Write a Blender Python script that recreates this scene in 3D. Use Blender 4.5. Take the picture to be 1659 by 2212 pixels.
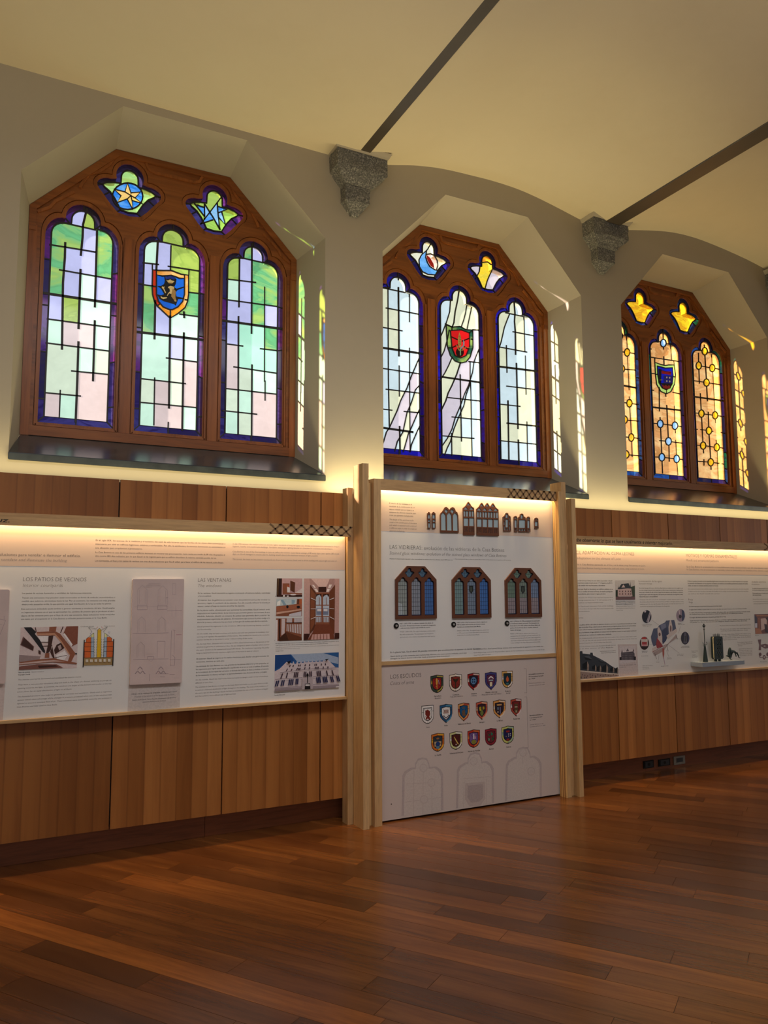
import bpy, bmesh, math, random
from mathutils import Vector, Matrix
from mathutils.geometry import delaunay_2d_cdt

for o in list(bpy.data.objects):
    bpy.data.objects.remove(o)
S = bpy.context.scene
COL = S.collection

# ---------------------------------------------------------------- camera
F_PX, CAM = 1703.845, Vector((-1.37354, -5.28705, 1.55))
YAW, PIT, ROL = 0.487093, 0.105537, -0.0046114
_fw = Vector((math.sin(YAW) * math.cos(PIT), math.cos(YAW) * math.cos(PIT), math.sin(PIT)))
_r = Vector((math.cos(YAW), -math.sin(YAW), 0)); _u = _r.cross(_fw)
CR = math.cos(ROL) * _r + math.sin(ROL) * _u
CU = -math.sin(ROL) * _r + math.cos(ROL) * _u
cam = bpy.data.cameras.new('camera'); co = bpy.data.objects.new('camera', cam); COL.objects.link(co)
cam.sensor_fit = 'HORIZONTAL'; cam.sensor_width = 36.0; cam.lens = F_PX / 1659 * 36
co.matrix_world = Matrix(((CR.x, CU.x, -_fw.x, CAM.x), (CR.y, CU.y, -_fw.y, CAM.y), (CR.z, CU.z, -_fw.z, CAM.z), (0, 0, 0, 1)))
S.camera = co

# ---------------------------------------------------------------- sky, sun, room light with added fill lamps, exposure
w = bpy.data.worlds.new('sky'); S.world = w; w.use_nodes = True
bg = w.node_tree.nodes['Background']; bg.inputs[0].default_value = (.93, .98, 1.0, 1); bg.inputs[1].default_value = 1.2
def add_light(name, kind, loc, direction, energy, color, size=None, size_y=None, spread=None, angle=None):
    l = bpy.data.lights.new(name, kind); l.energy = energy; l.color = color
    o = bpy.data.objects.new(name, l); COL.objects.link(o); o.location = loc
    d = Vector(direction).normalized()
    up = Vector((0, 0, 1)) if abs(d.z) < .99 else Vector((0, 1, 0))
    xa = d.cross(up).normalized(); ya = xa.cross(d)
    if kind == 'AREA' and size_y is not None and abs(xa.x) < .5 and abs(ya.x) > .9: xa, ya = ya, -xa
    za = -d
    xa = ya.cross(za)
    o.rotation_euler = Matrix((xa, ya, za)).transposed().to_euler()
    if kind == 'AREA':
        l.shape = 'RECTANGLE'; l.size = size; l.size_y = size_y
        if spread: l.spread = spread
    if angle is not None: l.angle = angle
    return o
add_light('sun', 'SUN', (-5, 8, 8), (1, -.45, -.33), 26.0, (1, .93, .78), angle=.02)
add_light('rear_fill_light', 'AREA', (-1.5, -8.8, 2.2), (.1, 1, -.05), 74, (.90, .95, 1), 9, 2.6)  # added frontal fill behind the camera; the back wall has no windows
add_light('side_windows_light', 'AREA', (11.7, -4.5, 2.0), (-1, .1, -.1), 40, (.95, .95, 1), 5, 2.4)
add_light('ceiling_fill_light', 'AREA', (-1.6, -4.0, 2.9), (0, .12, 1), 80, (1, .87, .66), 8, 3)  # unseen warm fill added to brighten the ceiling, not a fixture
add_light('board_fill_light', 'AREA', (1.0, -3.6, 4.7), (.1, .75, -1), 36, (.97, .96, 1), 6, .5, 1.75)  # unseen fill added to lift boards and floor below the upper wall
S.view_settings.view_transform = 'Standard'; S.view_settings.look = 'None'
S.view_settings.exposure = 0.0; S.view_settings.gamma = 1.0; S.view_settings.use_curve_mapping = False
S.cycles.transparent_max_bounces = 24
S.cycles.max_bounces = 8
S.cycles.sample_clamp_indirect = 4.0

# ---------------------------------------------------------------- helpers
def pl(u, v, y):                                   # point of the plane y = const seen at (u, v) of the 1659 x 2212 frame
    d = _fw + CR * ((u - 829.5) / F_PX) - CU * ((v - 1106) / F_PX)
    t = (y - CAM.y) / d.y
    p = CAM + d * t
    return (p.x, p.z)
class Fr:                                          # a measuring frame: scale and offset, on the plane y
    def __init__(s, sc, ox, oy, y): s.sc, s.ox, s.oy, s.y = sc, ox, oy, y
    def __call__(s, u, v): return pl(s.ox + u * s.sc, s.oy + v * s.sc, s.y)
def srgb(r, g, b):
    f = lambda c: ((c / 255) / 12.92) if c / 255 <= .04045 else (((c / 255) + .055) / 1.055) ** 2.4
    return (f(r), f(g), f(b), 1)
def tag(o, label, cat=None, group=None, kind=None):
    o['label'] = label
    if cat: o['category'] = cat
    if group: o['group'] = group
    if kind: o['kind'] = kind
    return o
def empty(name, loc):
    o = bpy.data.objects.new(name, None); COL.objects.link(o); o.location = loc; o.empty_display_size = .1
    return o
def wloc(o):
    v = Vector(o.location) if o.parent is None else Vector((0, 0, 0))
    return v
def link(name, me, mat, parent=None):
    o = bpy.data.objects.new(name, me); COL.objects.link(o)
    if mat is not None and not me.materials: me.materials.append(mat)
    if parent is not None:
        o.parent = parent
        root = parent
        while root.parent: root = root.parent
        if parent.parent is None: o.matrix_parent_inverse = Matrix.Translation(-Vector(parent.location))
    return o
def done(bm, name, mat, parent=None, smooth=False):
    bmesh.ops.recalc_face_normals(bm, faces=bm.faces)
    me = bpy.data.meshes.new(name); bm.to_mesh(me); bm.free()
    if smooth:
        for p in me.polygons: p.use_smooth = True
    return link(name, me, mat, parent)
def box(bm, x0, x1, y0, y1, z0, z1):
    vs = [bm.verts.new((x, y, z)) for x in (x0, x1) for y in (y0, y1) for z in (z0, z1)]
    for f in ((0, 1, 3, 2), (4, 6, 7, 5), (0, 4, 5, 1), (2, 3, 7, 6), (0, 2, 6, 4), (1, 5, 7, 3)):
        bm.faces.new([vs[i] for i in f])
def bev(bm, w, seg=1):
    bmesh.ops.bevel(bm, geom=[e for e in bm.edges if e.is_manifold and e.calc_face_angle(0) > .5], offset=w, segments=seg, affect='EDGES', clamp_overlap=True)
def B(name, mat, parent, x0, x1, y0, y1, z0, z1, b=.002):
    bm = bmesh.new(); box(bm, x0, x1, y0, y1, z0, z1)
    if b: bev(bm, b)
    return done(bm, name, mat, parent)
def inside(p, loop):
    x, y = p; c = False; n = len(loop)
    for i in range(n):
        x1, y1 = loop[i]; x2, y2 = loop[(i + 1) % n]
        if (y1 > y) != (y2 > y) and x < (x2 - x1) * (y - y1) / (y2 - y1) + x1: c = not c
    return c
def cdt(loops, lines=()):
    V, E = [], []
    for lp in loops:
        k = len(V); n = len(lp); V += [Vector(p) for p in lp]; E += [(k + i, k + (i + 1) % n) for i in range(n)]
    for ln in lines:
        k = len(V); V += [Vector(p) for p in ln]; E += [(k + i, k + i + 1) for i in range(len(ln) - 1)]
    return delaunay_2d_cdt(V, E, [], 0, 1e-5)
def slab(bm, loops, y0, y1):                       # outer loop minus hole loops in the XZ plane, from y0 (front) to y1
    vs, es, fs, _, _, _ = cdt(loops)
    keep = []
    for f in fs:
        c = (sum(vs[i][0] for i in f) / 3, sum(vs[i][1] for i in f) / 3)
        if sum(inside(c, lp) for lp in loops) % 2 == 1: keep.append(f)
    used = sorted({i for f in keep for i in f})
    a = {i: bm.verts.new((vs[i][0], y0, vs[i][1])) for i in used}
    for f in keep: bm.faces.new([a[i] for i in f])
    if y1 is None: return
    b = {i: bm.verts.new((vs[i][0], y1, vs[i][1])) for i in used}
    cnt = {}
    for f in keep:
        bm.faces.new([b[i] for i in reversed(f)])
        for i in range(3):
            e = (f[i], f[(i + 1) % 3]); cnt[tuple(sorted(e))] = cnt.get(tuple(sorted(e)), []) + [e]
    for k, l in cnt.items():
        if len(l) == 1:
            i, j = l[0]; bm.faces.new([a[j], a[i], b[i], b[j]])
def SL(name, mat, parent, loops, y0, y1):
    bm = bmesh.new(); slab(bm, loops, y0, y1); return done(bm, name, mat, parent)
def strip(bm, pts, wd, y0, y1, closed=False):      # a flat bar of width wd following a polyline in the XZ plane
    n = len(pts)
    if n < 2: return
    L_, R_ = [], []
    for i in range(n):
        if closed: a, c = pts[(i - 1) % n], pts[(i + 1) % n]
        else: a, c = pts[max(i - 1, 0)], pts[min(i + 1, n - 1)]
        t = Vector((c[0] - a[0], c[1] - a[1]))
        if t.length < 1e-9: t = Vector((1, 0))
        t.normalize(); nx = Vector((-t.y, t.x)) * wd / 2
        L_.append((pts[i][0] + nx.x, pts[i][1] + nx.y)); R_.append((pts[i][0] - nx.x, pts[i][1] - nx.y))
    mk = lambda P, y: [bm.verts.new((p[0], y, p[1])) for p in P]
    a, b, c, d = mk(L_, y0), mk(R_, y0), mk(L_, y1), mk(R_, y1)
    for i in range(n if closed else n - 1):
        j = (i + 1) % n
        bm.faces.new([a[i], a[j], b[j], b[i]]); bm.faces.new([c[i], d[i], d[j], c[j]])
        bm.faces.new([a[i], c[i], c[j], a[j]]); bm.faces.new([b[i], b[j], d[j], d[i]])
    if not closed:
        bm.faces.new([a[0], b[0], d[0], c[0]]); bm.faces.new([a[-1], c[-1], d[-1], b[-1]])
def circle(cx, cz, rx, rz=None, n=20):
    rz = rz or rx
    return [(cx + rx * math.cos(2 * math.pi * i / n), cz + rz * math.sin(2 * math.pi * i / n)) for i in range(n)]
def revolve(bm, cx, cy, prof, n=16):
    rings = []
    for r, z in prof: rings.append([bm.verts.new((cx + r * math.cos(2 * math.pi * i / n), cy + r * math.sin(2 * math.pi * i / n), z)) for i in range(n)])
    for a, b in zip(rings, rings[1:]):
        for i in range(n): bm.faces.new([a[i], a[(i + 1) % n], b[(i + 1) % n], b[i]])
    bm.faces.new(rings[0][::-1]); bm.faces.new(rings[-1])
def tube(bm, pts, r, n=8):
    prev = None
    for k, p in enumerate(pts):
        p = Vector(p); rr = r[k] if isinstance(r, (list, tuple)) else r
        t = (Vector(pts[min(k + 1, len(pts) - 1)]) - Vector(pts[max(k - 1, 0)])).normalized()
        s = t.cross(Vector((0, 1, 0)) if abs(t.y) < .9 else Vector((1, 0, 0))).normalized(); q = t.cross(s)
        ring = [bm.verts.new(p + s * rr * math.cos(2 * math.pi * i / n) + q * rr * math.sin(2 * math.pi * i / n)) for i in range(n)]
        if prev:
            for i in range(n): bm.faces.new([prev[i], prev[(i + 1) % n], ring[(i + 1) % n], ring[i]])
        else: bm.faces.new(ring[::-1])
        prev = ring
    bm.faces.new(prev)

# ---------------------------------------------------------------- materials
class N:                                           # tiny node helper
    def __init__(s, name):
        s.m = bpy.data.materials.new(name); s.m.use_nodes = True; s.t = s.m.node_tree; s.t.nodes.clear()
        s.out = s.n('ShaderNodeOutputMaterial')
    def n(s, k, **kw):
        d = s.t.nodes.new(k)
        for a, b in kw.items(): setattr(d, a, b)
        return d
    def l(s, a, b): s.t.links.new(a, b)
    def coord(s, scale, rot=(0, 0, 0), kind='Object'):
        t = s.n('ShaderNodeTexCoord'); m = s.n('ShaderNodeMapping'); m.inputs['Scale'].default_value = scale; m.inputs['Rotation'].default_value = rot
        s.l(t.outputs[kind], m.inputs[0]); return m.outputs[0]
    def noise(s, vec, scale, detail=4, rough=.55, dist=0):
        d = s.n('ShaderNodeTexNoise'); d.inputs['Scale'].default_value = scale; d.inputs['Detail'].default_value = detail
        d.inputs['Roughness'].default_value = rough; d.inputs['Distortion'].default_value = dist
        if vec is not None: s.l(vec, d.inputs['Vector'])
        return d.outputs['Fac']
    def ramp(s, fac, stops):
        r = s.n('ShaderNodeValToRGB'); e = r.color_ramp.elements
        while len(e) < len(stops): e.new(.5)
        for q, (p, c) in zip(e, stops): q.position = p; q.color = c
        s.l(fac, r.inputs[0]); return r.outputs[0]
    def mix(s, fac, a, b, mode='MIX'):
        x = s.n('ShaderNodeMix', data_type='RGBA', blend_type=mode)
        for sock, v in ((x.inputs[0], fac), (x.inputs[6], a), (x.inputs[7], b)):
            if hasattr(v, 'is_linked'): s.l(v, sock)
            else: sock.default_value = v
        return x.outputs[2]
    def pbr(s, col, rough=.5, bump=None, bstr=.1, bdist=.01, spec=.5, metal=0):
        p = s.n('ShaderNodeBsdfPrincipled')
        for nm, v in (('Base Color', col), ('Roughness', rough), ('Metallic', metal), ('Specular IOR Level', spec)):
            if hasattr(v, 'is_linked'): s.l(v, p.inputs[nm])
            else: p.inputs[nm].default_value = v
        if bump is not None:
            b = s.n('ShaderNodeBump'); b.inputs['Strength'].default_value = bstr; b.inputs['Distance'].default_value = bdist
            s.l(bump, b.inputs['Height']); s.l(b.outputs[0], p.inputs['Normal'])
        s.l(p.outputs[0], s.out.inputs[0]); return s.m
def plain(name, col, rough=.5, nscale=30, amt=.06, metal=0, spec=.5, bstr=.05):
    m = N(name); f = m.noise(m.coord((1, 1, 1)), nscale)
    d = tuple(c * (1 - amt) for c in col[:3]) + (1,); u = tuple(min(1, c * (1 + amt)) for c in col[:3]) + (1,)
    return m.pbr(m.ramp(f, [(.3, d), (.7, u)]), rough, f, bstr, .002, spec, metal)
def plaster(name, c1, c2, rough=.85):
    m = N(name); v = m.coord((1, 1, 1)); a = m.noise(v, 1.3, 5); b = m.noise(v, 60, 3); c = m.noise(v, 9, 4)
    return m.pbr(m.mix(c, m.ramp(a, [(.3, c1), (.7, c2)]), c2), rough, m.mix(.4, c, b), .12, .004, .2)
def wood(name, c1, c2, c3, axis='Z', fine=1.0, rough=.45, rot=(0, 0, 0), objcol=False, spec=.4, stretch=14):
    m = N(name)
    sc = {'Z': (stretch, stretch, 1), 'X': (1, stretch, stretch), 'Y': (stretch, 1, stretch)}[axis]
    if any(rot):
        r_ = m.coord((1, 1, 1), rot); mp_ = m.n('ShaderNodeMapping'); mp_.inputs['Scale'].default_value = sc; m.l(r_, mp_.inputs[0]); v = mp_.outputs[0]
    else: v = m.coord(sc)
    if objcol:                                     # each piece gets its own stretch of grain
        oi = m.n('ShaderNodeObjectInfo'); ad = m.n('ShaderNodeVectorMath', operation='ADD'); ml = m.n('ShaderNodeVectorMath', operation='SCALE')
        cb = m.n('ShaderNodeCombineXYZ')
        for i in range(3): m.l(oi.outputs['Random'], cb.inputs[i])
        m.l(cb.outputs[0], ml.inputs[0]); ml.inputs['Scale'].default_value = 60
        m.l(v, ad.inputs[0]); m.l(ml.outputs[0], ad.inputs[1]); v = ad.outputs[0]
    a = m.noise(v, 1.1 * fine, 5, .6, .6); b = m.noise(v, 5 * fine, 6, .65, .3)
    col = m.mix(b, m.ramp(a, [(.28, c1), (.5, c2), (.72, c3)]), c2)
    fl = m.ramp(b, [(.35, (.75, .75, .75, 1)), (.6, (1, 1, 1, 1))])
    col = m.mix(.8, col, fl, 'MULTIPLY')
    if objcol: col = m.mix(1.0, col, oi.outputs['Color'], 'MULTIPLY')
    return m.pbr(col, rough, b, .08, .002, spec)
M = {}
M['wall'] = plaster('wall_plaster', srgb(172, 162, 142), srgb(178, 168, 148))
M['ceil'] = plaster('ceiling_plaster', srgb(214, 200, 168), srgb(220, 207, 176))
M['beam'] = plain('painted_beam', srgb(72, 63, 52), .38, 6, .1, spec=.5)
M['slate'] = plain('slate', srgb(52, 57, 60), .24, 12, .25, spec=.55, bstr=.1)
m = N('granite'); v = m.coord((1, 1, 1)); a = m.noise(v, 95, 3, .7); b = m.noise(v, 24, 4)
M['granite'] = m.pbr(m.mix(b, m.ramp(a, [(.38, srgb(66, 66, 66)), (.52, srgb(124, 123, 116)), (.66, srgb(206, 202, 190))]), srgb(108, 107, 102)), .8, a, .7, .010, .3)
M['frame'] = wood('window_wood', srgb(90, 46, 18), srgb(146, 82, 34), srgb(182, 110, 52), 'Z', 1, .34)
M['framex'] = wood('window_wood_rail', srgb(88, 45, 18), srgb(138, 78, 33), srgb(174, 106, 51), 'X', 1, .34)
M['pine'] = wood('pine', srgb(176, 138, 92), srgb(198, 160, 112), srgb(212, 176, 128), 'Z', 1.4, .5)
M['pinex'] = wood('pine_rail', srgb(172, 134, 90), srgb(194, 156, 108), srgb(208, 172, 124), 'X', 1.4, .5)
m = N('pine_plies'); v = m.coord((1, 130, .5)); a = m.noise(v, 1, 2, .4)
M['ply'] = m.pbr(m.ramp(a, [(.42, srgb(120, 74, 34)), (.5, srgb(206, 160, 98)), (.6, srgb(222, 182, 122))]), .5)
M['carve'] = plain('carved_groove', srgb(122, 92, 62), .7)
M['ink'] = plain('burnt_lettering', srgb(30, 22, 16), .6)
m = N('veneer'); tc = m.n('ShaderNodeTexCoord'); sx = m.n('ShaderNodeSeparateXYZ'); m.l(tc.outputs['Object'], sx.inputs[0])
def mth(m, op, a, b=None):
    d = m.n('ShaderNodeMath', operation=op)
    for s_, v_ in ((d.inputs[0], a), (d.inputs[1], b)):
        if v_ is None: continue
        if hasattr(v_, 'is_linked'): m.l(v_, s_)
        else: s_.default_value = v_
    return d.outputs[0]
k = mth(m, 'MULTIPLY', mth(m, 'ADD', sx.outputs[0], .54), 1 / .0981); fl = mth(m, 'FLOOR', k); fr = mth(m, 'FRACT', k)
wn = m.n('ShaderNodeTexWhiteNoise', noise_dimensions='1D'); m.l(fl, wn.inputs['W'])
g = m.noise(m.coord((16, 16, .8)), 1.2, 5, .6, .5); g2 = m.noise(m.coord((90, 90, 1.5)), 1.5, 4, .6, 0)
edge = m.ramp(fr, [(0, (.62, .58, .55, 1)), (.07, (1, 1, 1, 1)), (.5, (.97, .97, .97, 1)), (.93, (.84, .80, .78, 1)), (1, (.60, .55, .52, 1))])
col = m.mix(wn.outputs['Value'], srgb(142, 86, 38), srgb(176, 114, 58))
col = m.mix(.7, col, m.ramp(g, [(.3, (.74, .68, .64, 1)), (.55, (1, 1, 1, 1)), (.75, (1.0, 1.0, .96, 1))]), 'MULTIPLY')
col = m.mix(.75, col, edge, 'MULTIPLY')
oi = m.n('ShaderNodeObjectInfo'); col = m.mix(1.0, col, oi.outputs['Color'], 'MULTIPLY')
M['veneer'] = m.pbr(col, .42, g2, .05, .001, .35)
M['skirt'] = wood('skirting_wood', srgb(104, 58, 36), srgb(140, 80, 50), srgb(156, 94, 60), 'X', 1, .5)
M['dark'] = plain('dark_recess', srgb(20, 14, 10), .8)
FA = math.radians(-56.5)
M['floor'] = wood('floor_board', srgb(74, 41, 20), srgb(110, 64, 30), srgb(148, 92, 44), 'X', .9, .24, (0, 0, -FA), True, .5, 11)
M['joint'] = plain('floor_joint', srgb(30, 15, 8), .7)
M['white'] = plain('board_white', srgb(214, 212, 210), .45, 3, .01, spec=.4, bstr=0)
M['band'] = plain('board_band', srgb(206, 184, 168), .45, 3, .01, spec=.4, bstr=0)
M['lower'] = plain('board_lower', srgb(196, 182, 176), .5, 3, .02, spec=.3, bstr=0)
M['plaque'] = plain('plaque_print', srgb(198, 178, 174), .5, 7, .06, spec=.3, bstr=0)
M['black'] = plain('black_plastic', srgb(16, 16, 18), .35)
M['button'] = plain('chrome_button', srgb(205, 205, 205), .25, metal=.6)
M['lead'] = plain('lead_came', srgb(26, 24, 26), .5, 60, .2)
M['bronze'] = plain('dark_green_bronze', srgb(26, 42, 42), .45, 60, .2, metal=.2)
M['creamlattice'] = plain('cream_insert', srgb(228, 216, 176), .5)
M['acrylic'] = plain('pale_acrylic_shelf', srgb(146, 156, 168), .22, 4, .03)
M['socket'] = plain('socket_grey', srgb(150, 148, 140), .4)
M['stone'] = plain('pale_stone', srgb(206, 190, 160), .8, 20, .1)
M['miniwood'] = plain('model_frame', srgb(92, 52, 34), .45)
M['minipane'] = plain('model_backing', srgb(168, 190, 198), .35, 5, .03)
def textmat(name, c): return plain(name, c, .6, amt=0, bstr=0)
M['t1'] = textmat('ink_dark', srgb(34, 28, 30)); M['t2'] = textmat('ink_grey', srgb(84, 76, 78)); M['t3'] = textmat('ink_light', srgb(116, 108, 108))
m = N('print'); at = m.n('ShaderNodeAttribute', attribute_name='Col')
pr_ns = m.noise(m.coord((1, 1, 1)), 90, 3)
M['print'] = m.pbr(m.mix(.25, at.outputs['Color'], m.ramp(pr_ns, [(.35, (.6, .6, .6, 1)), (.65, (1, 1, 1, 1))]), 'MULTIPLY'), .4, spec=.35)
def glass(name, second=None, sscale=3.0, trans=.14, vstretch=1.0):
    m = N(name); oi = m.n('ShaderNodeObjectInfo'); ge = m.n('ShaderNodeNewGeometry'); v = ge.outputs['Position']
    a = m.noise(v, 7, 5, .6, .4); f = m.noise(v, 120, 2)
    col = m.mix(.9, oi.outputs['Color'], m.ramp(a, [(.3, (.86, .86, .86, 1)), (.7, (1, 1, 1, 1))]), 'MULTIPLY')
    if second:
        mp = m.n('ShaderNodeMapping'); mp.inputs['Scale'].default_value = (.9, .9, 2.2); mp.inputs['Rotation'].default_value = (0, .4, 0); m.l(v, mp.inputs[0])
        s1 = m.noise(mp.outputs[0], sscale, 4, .55, 2.2)
        col = m.mix(m.ramp(s1, [(.46, (0, 0, 0, 1)), (.62, (.8, .8, .8, 1))]), col, second)
        col = m.mix(.7, col, m.ramp(s1, [(.40, (1, 1, 1, 1)), (.47, (.72, .78, .72, 1)), (.5, (1, 1, 1, 1)), (.60, (.86, .88, .8, 1)), (.66, (1, 1, 1, 1))]), 'MULTIPLY')
    t = m.n('ShaderNodeBsdfTransparent'); tr = m.n('ShaderNodeBsdfTranslucent'); mx = m.n('ShaderNodeMixShader'); mx.inputs[0].default_value = trans
    gl = m.n('ShaderNodeBsdfGlossy'); gl.inputs['Roughness'].default_value = .08; m2 = m.n('ShaderNodeMixShader'); m2.inputs[0].default_value = .03
    for s_ in (t, tr): m.l(col, s_.inputs['Color'])
    m.l(t.outputs[0], mx.inputs[1]); m.l(tr.outputs[0], mx.inputs[2]); m.l(mx.outputs[0], m2.inputs[1]); m.l(gl.outputs[0], m2.inputs[2]); m.l(m2.outputs[0], m.out.inputs[0])
    return m.m
M['g'] = glass('glass_plain')
M['gs'] = glass('glass_green_swirl', srgb(168, 192, 98), 1.6)
M['ga'] = glass('glass_amber_swirl', srgb(246, 200, 140), 2.4, .16)
M['gy'] = glass('glass_gold_swirl', srgb(255, 214, 40), 5.0)
M['gb'] = glass('glass_blue_streak', srgb(120, 184, 246), 4.0)
M['gd'] = glass('glass_border', srgb(30, 22, 70), 6.0, .1)

# ---------------------------------------------------------------- flat print and lettering
def prt(name, parent, fr, polys, y=None, lift=.0006, step=.00015):
    """one flat printed picture: coloured polygons given in the frame fr, each a hair above the one before"""
    bm = bmesh.new(); cl = bm.loops.layers.float_color.new('Col'); y = fr.y if y is None else y
    k = 0
    for c, pts in polys:
        if len(pts) < 3: continue
        vs = [bm.verts.new((*[q for q in (fr(*p)[0],)], y - lift - k * step, fr(*p)[1])) for p in pts]
        try: f = bm.faces.new(vs)
        except ValueError: continue
        f.normal_update()
        if f.normal.y > 0: f.normal_flip()
        for lo in f.loops: lo[cl] = c
        k += 1
    me = bpy.data.meshes.new(name); bm.to_mesh(me); bm.free()
    return link(name, me, M['print'], parent)
def seg(p, q, w):
    dx, dy = q[0] - p[0], q[1] - p[1]; L_ = math.hypot(dx, dy) or 1; nx, ny = -dy / L_ * w / 2, dx / L_ * w / 2
    return [(p[0] + nx, p[1] + ny), (q[0] + nx, q[1] + ny), (q[0] - nx, q[1] - ny), (p[0] - nx, p[1] - ny)]
def rct(x0, y0, x1, y1): return [(x0, y0), (x1, y0), (x1, y1), (x0, y1)]
def ell(cx, cy, rx, ry=None, n=18):
    ry = ry or rx
    return [(cx + rx * math.cos(2 * math.pi * i / n), cy + ry * math.sin(2 * math.pi * i / n)) for i in range(n)]
_tc = bpy.data.curves.new('lettering', 'FONT'); _to = bpy.data.objects.new('lettering', _tc)
_tc.resolution_u = 2; _tc.size = 1.0
def glyphs(s, italic, off):
    _tc.body = s; _tc.shear = .22 if italic else 0; _tc.offset = off
    me = bpy.data.meshes.new_from_object(_to)
    V_ = [(v.co.x, v.co.y) for v in me.vertices]; F_ = [tuple(p.vertices) for p in me.polygons]
    bpy.data.meshes.remove(me); return V_, F_
_capV, _ = glyphs('H', False, 0); CAP = max(v[1] for v in _capV) or .7
class Txt:                                         # one block of printed text = one part
    def __init__(s, y): s.y = y; s.V = []; s.F = []
    def line(s, t, x0, z0, x1, cap, italic=False, off=0.0):
        V_, F_ = glyphs(t, italic, off)
        if not V_: return s
        a = min(v[0] for v in V_); b = max(v[0] for v in V_)
        sx_ = (x1 - x0) / (b - a) if x1 is not None else cap / CAP; sz = cap / CAP
        k = len(s.V)
        s.V += [(x0 + (v[0] - a) * sx_, s.y, z0 + v[1] * sz) for v in V_]; s.F += [tuple(k + i for i in f) for f in F_]
        return s
    def done(s, name, parent, mat):
        me = bpy.data.meshes.new(name); me.from_pydata(s.V, [], s.F); me.update()
        return link(name, me, M[mat], parent)
def T(parent, fr, t, u0, v0, u1, hp, mat='t1', italic=False, off=-.008, name='heading_text', y=None):
    y = (fr.y if y is None else y) - .0008
    x0, z0 = fr(u0, v0); x1, _z = fr(u1, v0); _x, z2 = fr(u0, v0 - hp)
    return Txt(y).line(t, x0, z0, x1, z2 - z0, italic, off).done(name, parent, mat)
def PG(parent, fr, lines, u0, v0, ue, ve, u1, hp, mat='t1', italic=False, off=-.004, name='body_text', y=None, v1=None):
    """a paragraph: first baseline starts at (u0, v0), last at (ue, ve), right margin u1; a line is a string or (string, share of the width)"""
    y = (fr.y if y is None else y) - .0008; b = Txt(y); n = len(lines)
    for i, ln in enumerate(lines):
        t, sh = ln if isinstance(ln, tuple) else (ln, 1.0)
        if not t:
            b.done(name, parent, mat); b = Txt(y); continue
        k = i / max(n - 1, 1); u = u0 + (ue - u0) * k; v = v0 + (ve - v0) * k
        x0, z0 = fr(u, v); x1, _z = fr(u1, v); _x, z2 = fr(u, v - hp)
        b.line(t, x0, z0, x0 + (x1 - x0) * sh, z2 - z0, italic, off)
    return b.done(name, parent, mat)
# ---------------------------------------------------------------- the room shell
WIN = [dict(c=-.118, ol=-1.175, orr=.932, tl=-.568, tr=.307), dict(c=2.441, ol=1.425, orr=3.467, tl=2.022, tr=2.880), dict(c=5.0, ol=3.955, orr=6.045, tl=4.535, tr=5.487)]
ZS, ZT, ZB = 4.258, 4.872, 2.425
def octo(c, hw=.98, ht=.425, zb=2.63, zs=4.232, zt=4.787):
    return [(c - hw, zb), (c + hw, zb), (c + hw, zs), (c + ht, zt), (c - ht, zt), (c - hw, zs)]
outer = [[(w_['ol'], ZB), (w_['orr'], ZB), (w_['orr'], ZS), (w_['tr'], ZT), (w_['tl'], ZT), (w_['ol'], ZS)] for w_ in WIN]
bm = bmesh.new()
slab(bm, [[(-6, 0), (12, 0), (12, 5.5), (-6, 5.5)]] + outer, 0, None)
slab(bm, [[(-6, 0), (12, 0), (12, 5.5), (-6, 5.5)]] + [octo(w_['c']) for w_ in WIN], .505, None)
for w_, lo in zip(WIN, outer):                     # splayed reveals
    li = octo(w_['c'])
    A = [bm.verts.new((x, 0, z)) for x, z in lo]; Bv = [bm.verts.new((x, .428, z)) for x, z in li]; Cv = [bm.verts.new((x, .505, z)) for x, z in li]
    for i in range(1, 6):
        j = (i + 1) % 6
        bm.faces.new([A[i], A[j], Bv[j], Bv[i]]); bm.faces.new([Bv[i], Bv[j], Cv[j], Cv[i]])
    bm.faces.new([A[0], A[1], Bv[1], Bv[0]]); bm.faces.new([Bv[0], Bv[1], Cv[1], Cv[0]])
bmesh.ops.remove_doubles(bm, verts=bm.verts, dist=1e-4)
o = done(bm, 'wall_front', M['wall']); tag(o, 'grey-cream plaster wall with three splayed octagonal window openings', kind='structure')
def shell(name, label, x0, x1, y0, y1, z0, z1, mat):
    bm = bmesh.new(); box(bm, x0, x1, y0, y1, z0, z1); o = done(bm, name, M[mat]); tag(o, label, kind='structure'); return o
shell('wall_back', 'plain plaster wall behind the viewer', -6, 12, -9.1, -9, 0, 5.5, 'wall')
shell('wall_left', 'plain plaster wall at the left end of the room', -6.1, -6, -9.1, .5, 0, 5.5, 'wall')
shell('wall_right', 'plain plaster wall at the right end of the room', 12, 12.1, -9.1, .5, 0, 5.5, 'wall')
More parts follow.
